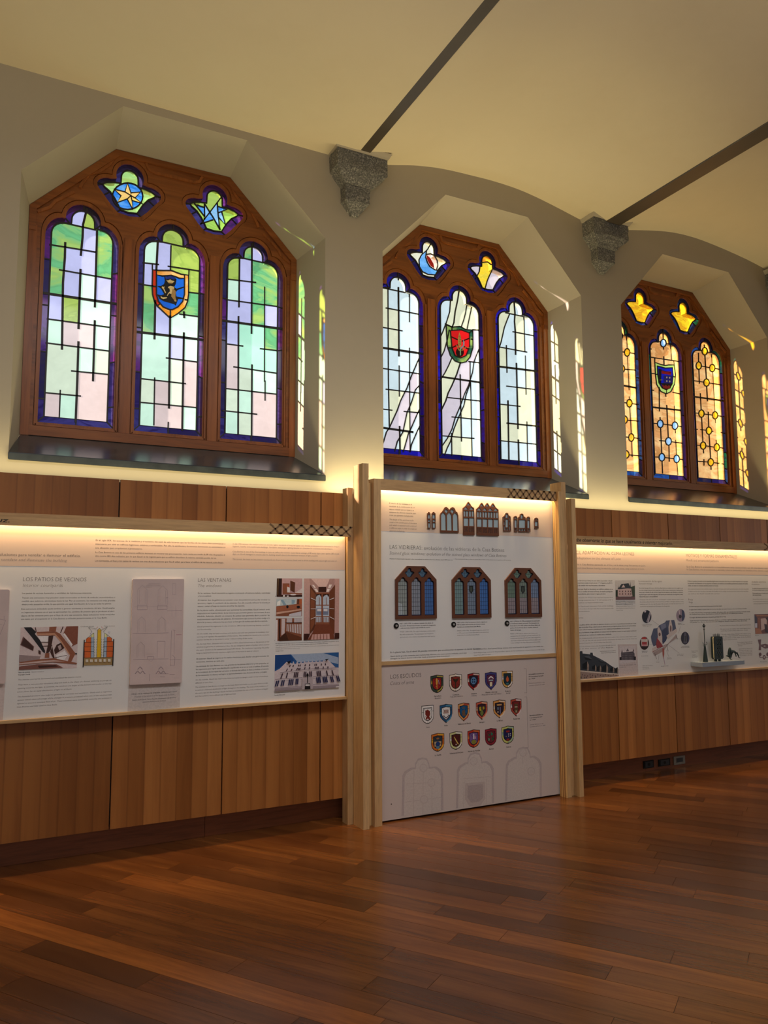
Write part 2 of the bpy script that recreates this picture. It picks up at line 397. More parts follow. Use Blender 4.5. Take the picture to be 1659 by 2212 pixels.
# ceiling: shallow vaults between the beams; beams run away from the wall and drift a little to the left
prof2 = [(1.24, 4.945), (1.49, 4.993), (1.75, 5.055), (2.01, 5.093), (2.29, 5.108), (2.52, 5.115), (2.80, 5.105), (3.09, 5.064), (3.49, 4.987), (3.70, 4.945)]
prof3 = [(3.85, 4.965), (4.11, 5.025), (4.59, 5.116), (4.95, 5.141), (5.32, 5.122), (5.75, 5.075), (6.12, 5.012), (6.25, 4.965)]
prof4 = [(x + 2.56, z) for x, z in prof3]; prof5 = [(x + 5.12, z) for x, z in prof3]; prof0 = [(-6, 4.94), (-4, 4.96), (-2.6, 4.95), (-1.42, 4.935), (1.12, 4.935)]
prof = prof0 + prof2 + prof3 + prof4 + prof5
from bisect import bisect
def smooth(pr, n=6):
    out = []
    for i in range(len(pr) - 1):
        p0, p1, p2, p3 = pr[max(i - 1, 0)], pr[i], pr[i + 1], pr[min(i + 2, len(pr) - 1)]
        for k in range(n):
            t = k / n
            out.append(tuple(.5 * (2 * p1[a] + (p2[a] - p0[a]) * t + (2 * p0[a] - 5 * p1[a] + 4 * p2[a] - p3[a]) * t * t + (3 * p1[a] - p0[a] - 3 * p2[a] + p3[a]) * t ** 3) for a in (0, 1)))
    return out + [pr[-1]]
pp = smooth(prof0) + smooth(prof2) + smooth(prof3) + smooth(prof4) + smooth(prof5)
drift = lambda x: -.028
bm = bmesh.new(); rows = []
for y in (.0, -9.1):
    rows.append([bm.verts.new((x + (-y) * (-.028 if x < 9 else 0) , y, z)) for x, z in pp])
for i in range(len(pp) - 1):
    bm.faces.new([rows[0][i], rows[0][i + 1], rows[1][i + 1], rows[1][i]])
o = done(bm, 'ceiling', M['ceil'], smooth=True); tag(o, 'cream vaulted plaster ceiling between dark beams', kind='structure')
for i, (x, wd, z, lab) in enumerate([(1.172, .145, 4.938, 'dark painted ceiling beam landing on the corbel between the left and middle windows'),
                      (3.755, .17, 4.942, 'dark painted ceiling beam landing on the corbel between the middle and right windows'),
                      (6.31, .17, 4.942, 'dark painted ceiling beam right of the right window, at the frame edge')]):
    bm = bmesh.new()
    v = []
    for y in (-.02, -9.0):
        for xx in (x - wd / 2, x + wd / 2):
            for zz in (z, z + .16): v.append(bm.verts.new((xx + .03 * y, y, zz)))
    for f in ((0, 1, 3, 2), (4, 6, 7, 5), (0, 4, 5, 1), (2, 3, 7, 6), (0, 2, 6, 4), (1, 5, 7, 3)): bm.faces.new([v[k] for k in f])
    bmesh.ops.recalc_face_normals(bm, faces=bm.faces); bev(bm, .006)
    o = done(bm, 'ceiling_beam', M['beam']); tag(o, lab, 'beam', 'ceiling beams')
# corbels
def loft(bm, rects):                               # rects: (z, x0, x1, y)
    rr = []
    for z, x0, x1, y in rects: rr.append([bm.verts.new(p) for p in ((x0, .03, z), (x1, .03, z), (x1, y, z), (x0, y, z))])
    for a, b in zip(rr, rr[1:]):
        for i in range(4): bm.faces.new([a[i], a[(i + 1) % 4], b[(i + 1) % 4], b[i]])
    bm.faces.new(rr[0]); bm.faces.new(rr[-1][::-1])
def rough(bm, amt, seed, cuts=5):
    bmesh.ops.subdivide_edges(bm, edges=bm.edges, cuts=cuts, use_grid_fill=True)
    rn = random.Random(seed)
    for v in bm.verts:
        if v.co.y < .02: v.co += Vector((rn.uniform(-1, 1), rn.uniform(-1, 1), rn.uniform(-1, 1))) * amt
for k, (dx, dz, lab) in enumerate([(0, 0, 'rough grey granite corbel between the left and middle windows'), (2.545, .03, 'rough grey granite corbel between the middle and right windows'),
                                   (5.105, .03, 'rough grey granite corbel at the right edge, past the right window')]):
    e = empty('stone_corbel', (1.18 + dx, 0, 4.47 + dz)); tag(e, lab, 'corbel', 'granite corbels under the beams')
    bm = bmesh.new(); loft(bm, [(4.925 + dz, .965 + dx, 1.39 + dx, -.15), (4.79 + dz, .965 + dx, 1.39 + dx, -.15), (4.685 + dz, 1.055 + dx, 1.275 + dx, -.10)])
    rough(bm, .0035, k); done(bm, 'upper_block', M['granite'], e)
    bm = bmesh.new(); loft(bm, [(4.685 + dz, 1.06 + dx, 1.268 + dx, -.092), (4.565 + dz, 1.06 + dx, 1.265 + dx, -.088), (4.475 + dz, 1.14 + dx, 1.195 + dx, -.02)])
    rough(bm, .003, k + 9); done(bm, 'lower_block', M['granite'], e)
    bm = bmesh.new(); loft(bm, [(4.965 + dz, .935 + dx, 1.42 + dx, -.185), (4.926 + dz, .958 + dx, 1.395 + dx, -.158)]); rough(bm, .002, k + 19, 2)
    done(bm, 'mortar_cap', M['wall'], e)

# floor: narrow hardwood boards laid diagonally, one object per board where they are seen
def clip(poly, a, b, c):                           # keep a*x + b*y <= c
    out = []
    for i in range(len(poly)):
        p, q = poly[i], poly[(i + 1) % len(poly)]; dp = a * p[0] + b * p[1] - c; dq = a * q[0] + b * q[1] - c
        if dp <= 0: out.append(p)
        if dp * dq < 0: t = dp / (dp - dq); out.append((p[0] + (q[0] - p[0]) * t, p[1] + (q[1] - p[1]) * t))
    return out
def ground(u, v):
    d = _fw + CR * ((u - 829.5) / F_PX) - CU * ((v - 1106) / F_PX); t = -CAM.z / d.z; return (CAM.x + d.x * t, CAM.y + d.y * t)
view = [ground(-40, 1850), ground(1700, 1585), ground(1700, 2240), ground(-40, 2240)]
floor = empty('floor', (0, -4, 0)); tag(floor, 'glossy reddish-brown hardwood floor of narrow boards laid diagonally', kind='structure')
bm = bmesh.new(); box(bm, -6, 12, -9, .02, -.04, -.004); done(bm, 'subfloor', M['joint'], floor)
rn = random.Random(5); BW = .1355; S0 = -1.355 + 10 * .1355
ux, uy = math.cos(FA), math.sin(FA); nx_, ny_ = -uy, ux
tones = [(.58, .58, .62), (.74, .72, .74), (.88, .88, .88), (1, 1, 1), (.82, .78, .82), (1.15, 1.1, 1.0), (.66, .64, .70), (.95, .93, .9)]
far = bmesh.new(); cnt = 0
def board(poly):
    bm_ = bmesh.new(); a = [bm_.verts.new((p[0], p[1], 0)) for p in poly]; b = [bm_.verts.new((p[0], p[1], -.018)) for p in poly]
    n = len(poly); bm_.faces.new(a); 
    for i in range(n): bm_.faces.new([a[i], b[i], b[(i + 1) % n], a[(i + 1) % n]])
    return bm_
smin, smax = int(-10 / BW), int(14 / BW)
for s in range(smin, smax):
    t = -16 + rn.uniform(0, 1)
    while t < 16:
        ln = rn.choice((.7, .9, 1.1, 1.3, 1.6))
        if s == -11 and t < -.6 < t + ln: ln = 3.0
        t0, t1 = t, t + ln; t = t1
        q = [(t0 + .0008, S0 + s * BW + .0009), (t1 - .0008, S0 + s * BW + .0009), (t1 - .0008, S0 + (s + 1) * BW - .0009), (t0 + .0008, S0 + (s + 1) * BW - .0009)]
        P = [(a * ux + b * nx_, a * uy + b * ny_) for a, b in q]
        if max(p[0] for p in P) < -6 or min(p[0] for p in P) > 12 or max(p[1] for p in P) < -9 or min(p[1] for p in P) > -.03: continue
        for cc in ((0, 1, -.03), (0, -1, 9), (1, 0, 12), (-1, 0, 6)):
            P = clip(P, *cc)
            if len(P) < 3: break
        if len(P) < 3: continue
        vis = P
        for i in range(4):
            a, b = view[i], view[(i + 1) % 4]; A_, B_ = (b[1] - a[1]), -(b[0] - a[0]); C_ = A_ * a[0] + B_ * a[1]
            cx = sum(p[0] for p in view) / 4; cy = sum(p[1] for p in view) / 4
            if A_ * cx + B_ * cy > C_: A_, B_, C_ = -A_, -B_, -C_
            vis = clip(vis, A_, B_, C_)
            if len(vis) < 3: break
        if len(vis) >= 3 and cnt < 299:
            cnt += 1
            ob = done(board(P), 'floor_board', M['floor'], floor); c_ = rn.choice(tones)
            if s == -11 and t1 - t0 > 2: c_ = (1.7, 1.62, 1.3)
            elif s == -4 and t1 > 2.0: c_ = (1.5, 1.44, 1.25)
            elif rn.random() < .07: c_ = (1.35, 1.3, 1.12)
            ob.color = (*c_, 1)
        else:
            a = [far.verts.new((p[0], p[1], 0)) for p in P]; far.faces.new(a)
o = done(far, 'far_floor_boards', M['floor'], floor); o['kind'] = 'stuff'
print('floor boards', cnt)

# ---------------------------------------------------------------- windows
GY = .455                                          # the glass plane
def arc(cx, cz, rx, rz, a0, a1, n):
    return [(cx + rx * math.cos(math.radians(a0 + (a1 - a0) * i / n)), cz + rz * math.sin(math.radians(a0 + (a1 - a0) * i / n))) for i in range(n + 1)]
def lancet(c, g):                                  # g: growth outward from the wood opening
    hw, zb = .245 + g, 2.73 - g * .9; r = .118 + g
    right = [(hw, zb)] + arc(hw - .12, 4.06, .12, .145 + g, 0, 82, 6) + [(r, 4.203 + g)] + arc(0, 4.213, r, .115 + g, 12 if g <= 0 else 22, 90, 7)
    pts = right + [(-x, z) for x, z in right[-2::-1]]
    return [(c + x, z) for x, z in pts]
def lancet_in(c):
    hw, zb = .205, 2.775
    right = [(hw, zb)] + arc(hw - .085, 4.085, .085, .085, 0, 85, 5) + [(.077, 4.175), (.077, 4.21)] + arc(0, 4.21, .077, .075, 12, 90, 6)
    pts = right + [(-x, z) for x, z in right[-2::-1]]
    return [(c + x, z) for x, z in pts]
def quat(c, g):
    right = [(0, 4.715 + g)] + arc(0, 4.615, .098 + g, .1 + g, 78, -18 if g <= 0 else -6, 7) + arc(.14, 4.512, .087 + g, .062 + g, 98, -32, 7) + [(.185 + g * .8, 4.445 - g * .3), (.125 + g * .9, 4.37 - g * .6), (.08 + g * .6, 4.325 - g), (0, 4.313 - g)]
    pts = right + [(-x, z) for x, z in right[-2:0:-1]]
    return [(c + x, z) for x, z in pts]
def quat_in(c):
    right = [(0, 4.67)] + arc(0, 4.61, .06, .06, 75, 0, 5) + [(.061, 4.557), (.115, 4.552), (.16, 4.54), (.187, 4.522), (.178, 4.505), (.135, 4.475), (.10, 4.43), (.075, 4.385), (.058, 4.353), (0, 4.346)]
    pts = right + [(-x, z) for x, z in right[-2:0:-1]]
    return [(c + x, z) for x, z in pts]
LC = (-.627, .005, .633); QC = (-.318, .316)
def panes(win, out, inn, lines, seeds, default, dmat, borders, heavy=.011, rnd=None):
    ticks = []
    xs = [p[0] for p in inn]; zs = [p[1] for p in inn]; x0, x1, z0, z1 = min(xs), max(xs), min(zs), max(zs); cx = (x0 + x1) / 2
    if z1 - z0 > 1:
        z = z0 + .12
        while z < 4.05: ticks += [[(x0 - .07, z), (x0, z)], [(x1, z + rnd.uniform(-.03, .03)), (x1 + .07, z)]]; z += rnd.choice((.2, .27, .33))
        ticks += [[(cx, z0 - .09), (cx, z0)], [(x0 - .06, z0 - .06), (x0, z0)], [(x1, z0), (x1 + .06, z0 - .06)], [(cx - .085, 4.17), (cx - .14, 4.23)], [(cx + .085, 4.17), (cx + .14, 4.23)], [(cx, z1), (cx, z1 + .08)]]
    else:
        ticks += [[(cx - .18, 4.52), (cx - .26, 4.52)], [(cx + .18, 4.52), (cx + .26, 4.52)], [(cx + .058, 4.353), (cx + .12, 4.31)], [(cx - .058, 4.353), (cx - .12, 4.31)], [(cx + .135, 4.475), (cx + .19, 4.43)], [(cx - .135, 4.475), (cx - .19, 4.43)]]
    ext = []
    for wd, pts, closed in lines:
        P = [tuple(p) for p in pts]
        if closed: P = P + [P[0]]
        else:
            a = Vector(P[0]) - Vector(P[1]); b = Vector(P[-1]) - Vector(P[-2])
            P = [tuple(Vector(P[0]) + a.normalized() * .014)] + P[1:-1] + [tuple(Vector(P[-1]) + b.normalized() * .014)]
        ext.append(P)
    vs, es, fs, _, oe, _ = cdt([out, inn], ext + ticks)
    con = {tuple(sorted(e)) for e, q in zip(es, oe) if q}
    par = list(range(len(fs)))
    def fnd(i):
        while par[i] != i: par[i] = par[par[i]]; i = par[i]
        return i
    em = {}
    for i, f in enumerate(fs):
        for k in range(3): em.setdefault(tuple(sorted((f[k], f[(k + 1) % 3]))), []).append(i)
    for e, l_ in em.items():
        if e not in con and len(l_) == 2: par[fnd(l_[0])] = fnd(l_[1])
    reg = {}
    for i, f in enumerate(fs):
        c = (sum(vs[j][0] for j in f) / 3, sum(vs[j][1] for j in f) / 3)
        if inside(c, out): reg.setdefault(fnd(i), []).append((f, c))
    def area(f): a, b, c = (vs[j] for j in f); return abs((b[0] - a[0]) * (c[1] - a[1]) - (c[0] - a[0]) * (b[1] - a[1])) / 2
    scol = {}
    for col, mt, pts in seeds:
        for p in pts:
            for i, f in enumerate(fs):
                a, b, c = (vs[j] for j in f)
                d1 = (b[0] - a[0]) * (p[1] - a[1]) - (b[1] - a[1]) * (p[0] - a[0]); d2 = (c[0] - b[0]) * (p[1] - b[1]) - (c[1] - b[1]) * (p[0] - b[0]); d3 = (a[0] - c[0]) * (p[1] - c[1]) - (a[1] - c[1]) * (p[0] - c[0])
                if (d1 >= 0 and d2 >= 0 and d3 >= 0) or (d1 <= 0 and d2 <= 0 and d3 <= 0):
                    r_ = fnd(i)
                    if r_ in scol and scol[r_][1] != mt: print('LEAK', win.name, tuple(round(q_, 3) for q_ in p), scol[r_][1], mt, len(reg.get(r_, [])))
                    scol.setdefault(r_, (col, mt)); break
    for r, L_ in reg.items():
        ar = sum(area(f) for f, c in L_)
        if ar < 2e-5: continue
        cx_ = sum(c[0] * area(f) for f, c in L_) / ar; cz_ = sum(c[1] * area(f) for f, c in L_) / ar
        isb = not any(inside(c, inn) for f, c in L_)
        me = bpy.data.meshes.new('glass_pane'); idx = sorted({j for f, c in L_ for j in f}); mp = {j: k for k, j in enumerate(idx)}
        me.from_pydata([(vs[j][0] - cx_, 0, vs[j][1] - cz_) for j in idx], [], [tuple(mp[j] for j in f) for f, c in L_]); me.update()
        col, mt = (rnd.choice(borders), 'gd') if isb else scol.get(r, (default, dmat))
        if callable(col): col = col()
        o = link('border_pane' if isb else 'glass_pane', me, M[mt], win)
        o.location = (cx_, GY, cz_)
        k = rnd.uniform(.95, 1.04) if not isb else rnd.uniform(.7, 1.2); o.color = (min(1, col[0] * k), min(1, col[1] * k), min(1, col[2] * k), 1)
    bm = bmesh.new()
    for wd, pts, closed in lines: strip(bm, pts, wd, GY - .005, GY + .005, closed)
    for t in ticks: strip(bm, t, .009, GY - .004, GY + .004)
    strip(bm, inn, .011, GY - .0055, GY + .0055, True)
    done(bm, 'lead_came', M['lead'], win)
def make_frame(win, c, rn):
    k = lambda L_: [(c + x, z) for x, z in L_]
    o_ = octo(c)
    mo = [lancet(c + x, .03) for x in LC] + [quat(c + x, .03) for x in QC]
    wo = [lancet(c + x, 0) for x in LC] + [quat(c + x, 0) for x in QC]
    # top tracery panel above z = 4.13, posts and rails below
    SL('tracery_panel', M['framex'], win, [o_] + mo, .432, .505)
    mi = [lancet(c + x, .0265) for x in LC] + [quat(c + x, .0265) for x in QC]; mb = [lancet(c + x, .034) for x in LC] + [quat(c + x, .034) for x in QC]
    for a, a2, b in zip(mi, mb, wo): SL('moulding', M['frame'], win, [a, b], .4405, .468); SL('rebate', M['frame'], win, [a2, b], .469, .5045)
    bm = bmesh.new()
    for x in (-.311, .319): box(bm, c + x - .036, c + x + .036, .421, .432, 2.70, 4.135)
    bev(bm, .004); done(bm, 'mullion', M['frame'], win)
    for x0, x1 in ((-.98, -.925), (.93, .98)): B('stile', M['frame'], win, c + x0, c + x1, .418, .4325, 2.63, 4.10, .004)
    B('bottom_rail', M['framex'], win, c - .925, c + .93, .416, .4325, 2.632, 2.698, .004)
    for x in LC:                                   # stop beads round each light
        bm = bmesh.new()
        for sx_ in (-.262, .262): box(bm, c + x + sx_ - .007, c + x + sx_ + .007, .426, .4325, 2.705, 4.08)
        box(bm, c + x - .262, c + x + .262, .426, .4325, 2.703, 2.715); done(bm, 'stop_bead', M['frame'], win)
    ou, inn = octo(c), octo(c, .935, .40, 2.6, 4.215, 4.745)
    path = [ou[2], ou[3], ou[4], ou[5]]; pin = [inn[2], inn[3], inn[4], inn[5]]
    SL('cornice_trim', M['framex'], win, [[(c + .98, 4.06)] + path + [(c - .98, 4.06), (c - .935, 4.06)] + pin[::-1] + [(c + .935, 4.06)]], .412, .432)
    bm = bmesh.new()
    for L_ in ([(-.21, 4.745), (-.19, 4.70), (-.15, 4.685), (.15, 4.685), (.19, 4.70), (.21, 4.745)], [(.44, 4.715), (.47, 4.66), (.54, 4.59), (.60, 4.56), (.65, 4.47), (.66, 4.44)],
               [(.70, 4.40), (.76, 4.35), (.82, 4.30), (.85, 4.25), (.93, 4.20)], [(-.44, 4.715), (-.47, 4.66), (-.54, 4.59), (-.60, 4.56), (-.65, 4.47), (-.66, 4.44)], [(-.70, 4.40), (-.76, 4.35), (-.82, 4.30), (-.85, 4.25), (-.93, 4.20)]):
        strip(bm, k(L_), .020, .420, .433)
    done(bm, 'carved_relief', M['frame'], win)
    big = octo(c, 1.0, .44, 2.6, 4.24, 4.80)
    SL('stone_tracery', M['stone'], win, [big] + [lancet(c + x, .004) for x in LC] + [quat(c + x, .0) for x in QC], .508, .566)
def make_sill(win, w_, lab):
    bm = bmesh.new()
    a, b = w_['ol'], w_['orr']; c = w_['c']
    pts = [(a - .003, -.022, 2.385), (b + .003, -.022, 2.385), (b + .003, -.022, 2.432), (a - .003, -.022, 2.432), (c - .975, .43, 2.634), (c + .975, .43, 2.634), (c - .975, .43, 2.585), (c + .975, .43, 2.585)]
    v = [bm.verts.new(p) for p in pts]
    for f in ((0, 1, 2, 3), (3, 2, 5, 4), (0, 3, 4, 6), (1, 7, 5, 2), (4, 5, 7, 6), (0, 6, 7, 1)): bm.faces.new([v[i] for i in f])
    bmesh.ops.recalc_face_normals(bm, faces=bm.faces); bev(bm, .004, 2)
    done(bm, 'slate_sill', M['slate'], win)
LAV, MINT, PINK, CREAM, GRN, YG, AQUA = srgb(190, 190, 232), srgb(206, 238, 216), srgb(216, 194, 192), srgb(216, 228, 204), srgb(106, 182, 126), srgb(166, 190, 88), srgb(176, 232, 204)
ORG, RED, YEL = srgb(236, 146, 40), srgb(190, 46, 22), srgb(240, 200, 60)
PURP = [srgb(48, 38, 92), srgb(70, 34, 110), srgb(40, 36, 72), srgb(84, 32, 104), srgb(56, 52, 112), srgb(34, 30, 58)]
BLUB = [srgb(20, 18, 140), srgb(24, 20, 110), srgb(16, 14, 84), srgb(32, 26, 160), srgb(18, 18, 64)]
MIXB = [srgb(20, 40, 80), srgb(30, 70, 140), srgb(16, 90, 70), srgb(40, 30, 90), srgb(24, 30, 60)]
H, K = .015, .009
def LL(fr, wd, *ls, closed=False): return [(wd, [fr(*p) for p in l], closed) for l in ls]
def SD(fr, col, mt, *pts): return (col, mt, [fr(*p) for p in pts])
def gold_paint(win, name, fr, polys, y=GY - .006):
    o = prt(name, win, fr, polys, y=y, lift=0.0, step=.0003); return o

# window 1 ------------------------------------------------------------------
rn = random.Random(3)
W1 = empty('window_1', (-.118, .45, 2.6)); tag(W1, 'left wooden window of green and lilac stained glass with a blue lion shield', kind='structure')
c = WIN[0]['c']; make_frame(W1, c, rn); make_sill(W1, WIN[0], 0)
f = Fr(740 / 1659, 0, 200, GY)
lines = LL(f, H, [(316, 725), (314, 800), (305, 920), (300, 1245)], [(390, 855), (380, 1145)], [(380, 1205), (374, 1400), (366, 1598)], [(470, 668), (459, 1040)], [(459, 1103), (450, 1398)], [(421, 563), (402, 640), (400, 700), (391, 790)]) + \
    LL(f, K, [(292, 1440), (287, 1577)], [(322, 634), (464, 666)], [(238, 736), (465, 773)], [(285, 858), (540, 903)], [(226, 1096), (530, 1137)], [(220, 1212), (528, 1252)], [(344, 1348), (525, 1365)], [(213, 1453), (392, 1470)]) + LL(f, .017, [(205, 970), (565, 1024)])
seeds = [SD(f, GRN, 'gs', (300, 690), (270, 830), (500, 800)), SD(f, LAV, 'g', (370, 610), (430, 710), (370, 810), (345, 925), (500, 950), (262, 1040)), SD(f, YG, 'gs', (430, 620), (345, 1045)),
         SD(f, MINT, 'g', (425, 940), (460, 1070), (262, 1150), (490, 1190), (415, 1290), (325, 1520)), SD(f, PINK, 'g', (345, 1170), (420, 1170), (450, 1480), (250, 1510)), SD(f, CREAM, 'g', (295, 1330), (490, 1310))]
panes(W1, lancet(c + LC[0], .015), lancet_in(c + LC[0]), lines, seeds, CREAM, 'g', PURP, rnd=rn)
g = Fr(140 / 1659, 300, 560, GY)
so = [(345, 130), (350, 270), (460, 285), (620, 290), (830, 290), (960, 340), (1080, 385), (1270, 410), (1270, 900), (1245, 1080), (1180, 1240), (1000, 1390), (800, 1510), (480, 1210), (400, 1090), (350, 900), (340, 700)]
si = [(450, 400), (600, 430), (720, 425), (830, 415), (940, 450), (1040, 490), (1165, 490), (1165, 900), (1120, 1080), (1000, 1220), (860, 1290), (780, 1290), (620, 1220), (500, 1080), (450, 900)]
lines = LL(g, .010, so[1:], si, closed=True) + LL(g, K, [(345, 130), (345, 270)], [(345, 695), (440, 700)], [(1170, 1035), (1250, 1045)], [(480, 1190), (530, 1150)], [(805, 1290), (805, 1505)], [(1165, 405), (1165, 490)], [(450, 280), (450, 400)], [(1280, 280), (1275, 415)]) + \
    LL(f, H, [(764, 725), (757, 860)], [(752, 1005), (748, 1195)], [(824, 1080), (818, 1530)], [(890, 1060), (892, 1092)], [(890, 1162), (882, 1638)]) + \
    LL(f, K, [(749, 1380), (745, 1612)], [(828, 740), (825, 862)], [(815, 1595), (813, 1640)], [(756, 717), (892, 748)], [(690, 824), (770, 833)], [(812, 841), (962, 864)], [(688, 930), (742, 937)], [(910, 967), (965, 973)], [(868, 1073), (967, 1086)], [(803, 1285), (955, 1305)], [(678, 1385), (900, 1410)], [(676, 1500), (954, 1526)]) + LL(f, .017, [(655, 1158), (985, 1198)])
seeds = [SD(f, YG, 'gs', (825, 700), (890, 800), (936, 910)), SD(f, MINT, 'g', (722, 770), (900, 1120), (750, 1280), (920, 1240), (712, 1560), (918, 1570)), SD(f, LAV, 'g', (795, 780), (712, 880), (885, 868), (785, 1110), (855, 1230)),
         SD(f, GRN, 'gs', (936, 1020), (700, 1050)), SD(f, CREAM, 'g', (850, 1340), (712, 1440), (850, 1460)), SD(f, PINK, 'g', (918, 1360), (780, 1450), (918, 1470), (780, 1580), (850, 1590)),
         SD(g, YEL, 'g', (395, 190)), SD(g, RED, 'g', (395, 480), (390, 850)), SD(g, ORG, 'ga', (700, 350), (1220, 700), (1180, 1130), (660, 1330), (950, 1370)), SD(g, srgb(20, 90, 190), 'g', (800, 600), (800, 1000))]
panes(W1, lancet(c + LC[1], .015), lancet_in(c + LC[1]), lines, seeds, MINT, 'g', PURP, rnd=rn)
dk, gd_, g2_ = srgb(10, 12, 16), srgb(255, 232, 170), srgb(196, 158, 96)
gold_paint(W1, 'lion_emblem', g, [(dk, [(640, 430), (700, 480), (760, 440), (900, 470), (960, 520), (940, 640), (900, 720), (960, 760), (1160, 700), (1160, 730), (980, 800), (940, 860), (960, 960), (1160, 1000), (1160, 1030), (1000, 1030), (940, 1200), (900, 1160), (620, 1080), (520, 1020), (460, 900), (560, 930), (640, 900), (560, 760), (460, 690), (560, 690), (640, 640), (660, 560)]),
    (srgb(20, 60, 190), [(670, 470), (800, 430), (930, 490), (900, 530), (800, 500), (690, 520)]),
    (gd_, [(695, 535), (740, 555), (770, 535), (800, 520), (830, 550), (880, 560), (910, 580), (860, 610), (740, 600)]), (g2_, [(740, 600), (860, 610), (850, 635), (760, 625)]),
    (gd_, [(750, 710), (800, 690), (890, 710), (900, 760), (870, 850), (830, 900), (770, 880), (730, 940), (710, 950), (740, 880), (790, 830), (780, 760), (740, 740)]), (g2_, [(860, 760), (940, 820), (930, 980), (960, 1080), (900, 1060), (820, 960), (830, 880)]),
    (gd_, [(590, 700), (620, 720), (650, 700), (640, 760), (690, 860), (670, 880), (620, 780), (580, 740)]), (gd_, [(550, 950), (600, 985), (680, 980), (720, 985), (700, 1010), (620, 1030), (560, 1000)]), (srgb(230, 200, 130), [(890, 1070), (930, 1050), (965, 1085), (920, 1095)])])
lines = LL(f, K, [(1153, 797), (1279, 825)], [(1095, 903), (1240, 920)], [(1095, 1003), (1342, 1036)], [(1095, 1217), (1178, 1228)], [(1258, 1240), (1342, 1250)], [(1130, 1328), (1344, 1360)], [(1090, 1433), (1342, 1461)], [(1075, 1540), (1245, 1558)], [(1281, 940), (1280, 1400)], [(1283, 1395), (1283, 1492)]) + \
    LL(f, H * .8, [(1160, 805), (1157, 1040)], [(1155, 1083), (1153, 1658)], [(1220, 730), (1218, 1168)], [(1220, 1317), (1218, 1668)]) + LL(f, .017, [(1070, 1103), (1368, 1145)])
seeds = [SD(f, GRN, 'gs', (1195, 775), (1250, 960), (1320, 960), (1250, 1080), (1320, 1200)), SD(f, YG, 'gs', (1125, 850)), SD(f, LAV, 'g', (1240, 785), (1190, 860), (1190, 960), (1125, 1060), (1190, 1070), (1310, 1080), (1125, 1165)),
         SD(f, MINT, 'g', (1125, 950), (1185, 1490), (1125, 1600), (1250, 1400)), SD(f, AQUA, 'g', (1200, 1220), (1310, 1300)), SD(f, PINK, 'g', (1125, 1300), (1310, 1560)), SD(f, CREAM, 'g', (1185, 1380), (1310, 1410), (1125, 1480))]
panes(W1, lancet(c + LC[2], .015), lancet_in(c + LC[2]), lines, seeds, CREAM, 'g', PURP, rnd=rn)
q1 = Fr(340 / 1659, 40, 310, GY); q2 = Fr(360 / 1659, 300, 340, GY)
tips = [(1148, 418), (1285, 513), (1308, 635), (1205, 697), (1042, 622), (1008, 483)]; inn_ = [(1185, 520), (1228, 575), (1195, 600), (1145, 585), (1080, 552), (1122, 510)]
star = [p for ab in zip(tips, inn_) for p in ab]
lines = LL(q1, .010, ell(1150, 557, 160, 140, 24), closed=True) + LL(q1, K, star, closed=True) + LL(q1, .006, [(1122, 510), (1185, 550), (1185, 520)], [(1185, 550), (1145, 585)], [(1185, 550), (1195, 600)], [(1185, 550), (1228, 575)])
seeds = [SD(q1, srgb(40, 130, 230), 'gb', (1080, 450), (1225, 480), (1280, 580), (1245, 650), (1120, 650), (1030, 560)), SD(q1, srgb(250, 206, 110), 'ga', (1148, 460), (1250, 530), (1270, 615), (1200, 650), (1070, 610), (1040, 495)), SD(q1, srgb(250, 180, 70), 'ga', (1150, 545))]
panes(W1, quat(c + QC[0], .015), quat_in(c + QC[0]), lines, seeds, srgb(176, 226, 140), 'gs', PURP, rnd=rn)
lines = LL(q2, K, [(652, 462), (655, 592)], [(655, 465), (740, 600), (808, 722)], [(818, 400), (615, 664)], [(780, 455), (785, 530), (800, 690), (808, 722)], [(785, 488), (878, 520), (795, 550)], [(545, 448), (655, 592)], [(575, 475), (655, 500)], [(610, 664), (738, 622)], [(825, 545), (860, 670), (795, 600)], [(650, 600), (655, 620)])
seeds = [SD(q2, srgb(60, 140, 230), 'gb', (690, 590), (620, 515), (822, 520)), SD(q2, srgb(150, 200, 245), 'gb', (755, 545), (770, 640), (668, 520), (830, 615))]
panes(W1, quat(c + QC[1], .015), quat_in(c + QC[1]), lines, seeds, srgb(170, 214, 96), 'gs', PURP, rnd=rn)

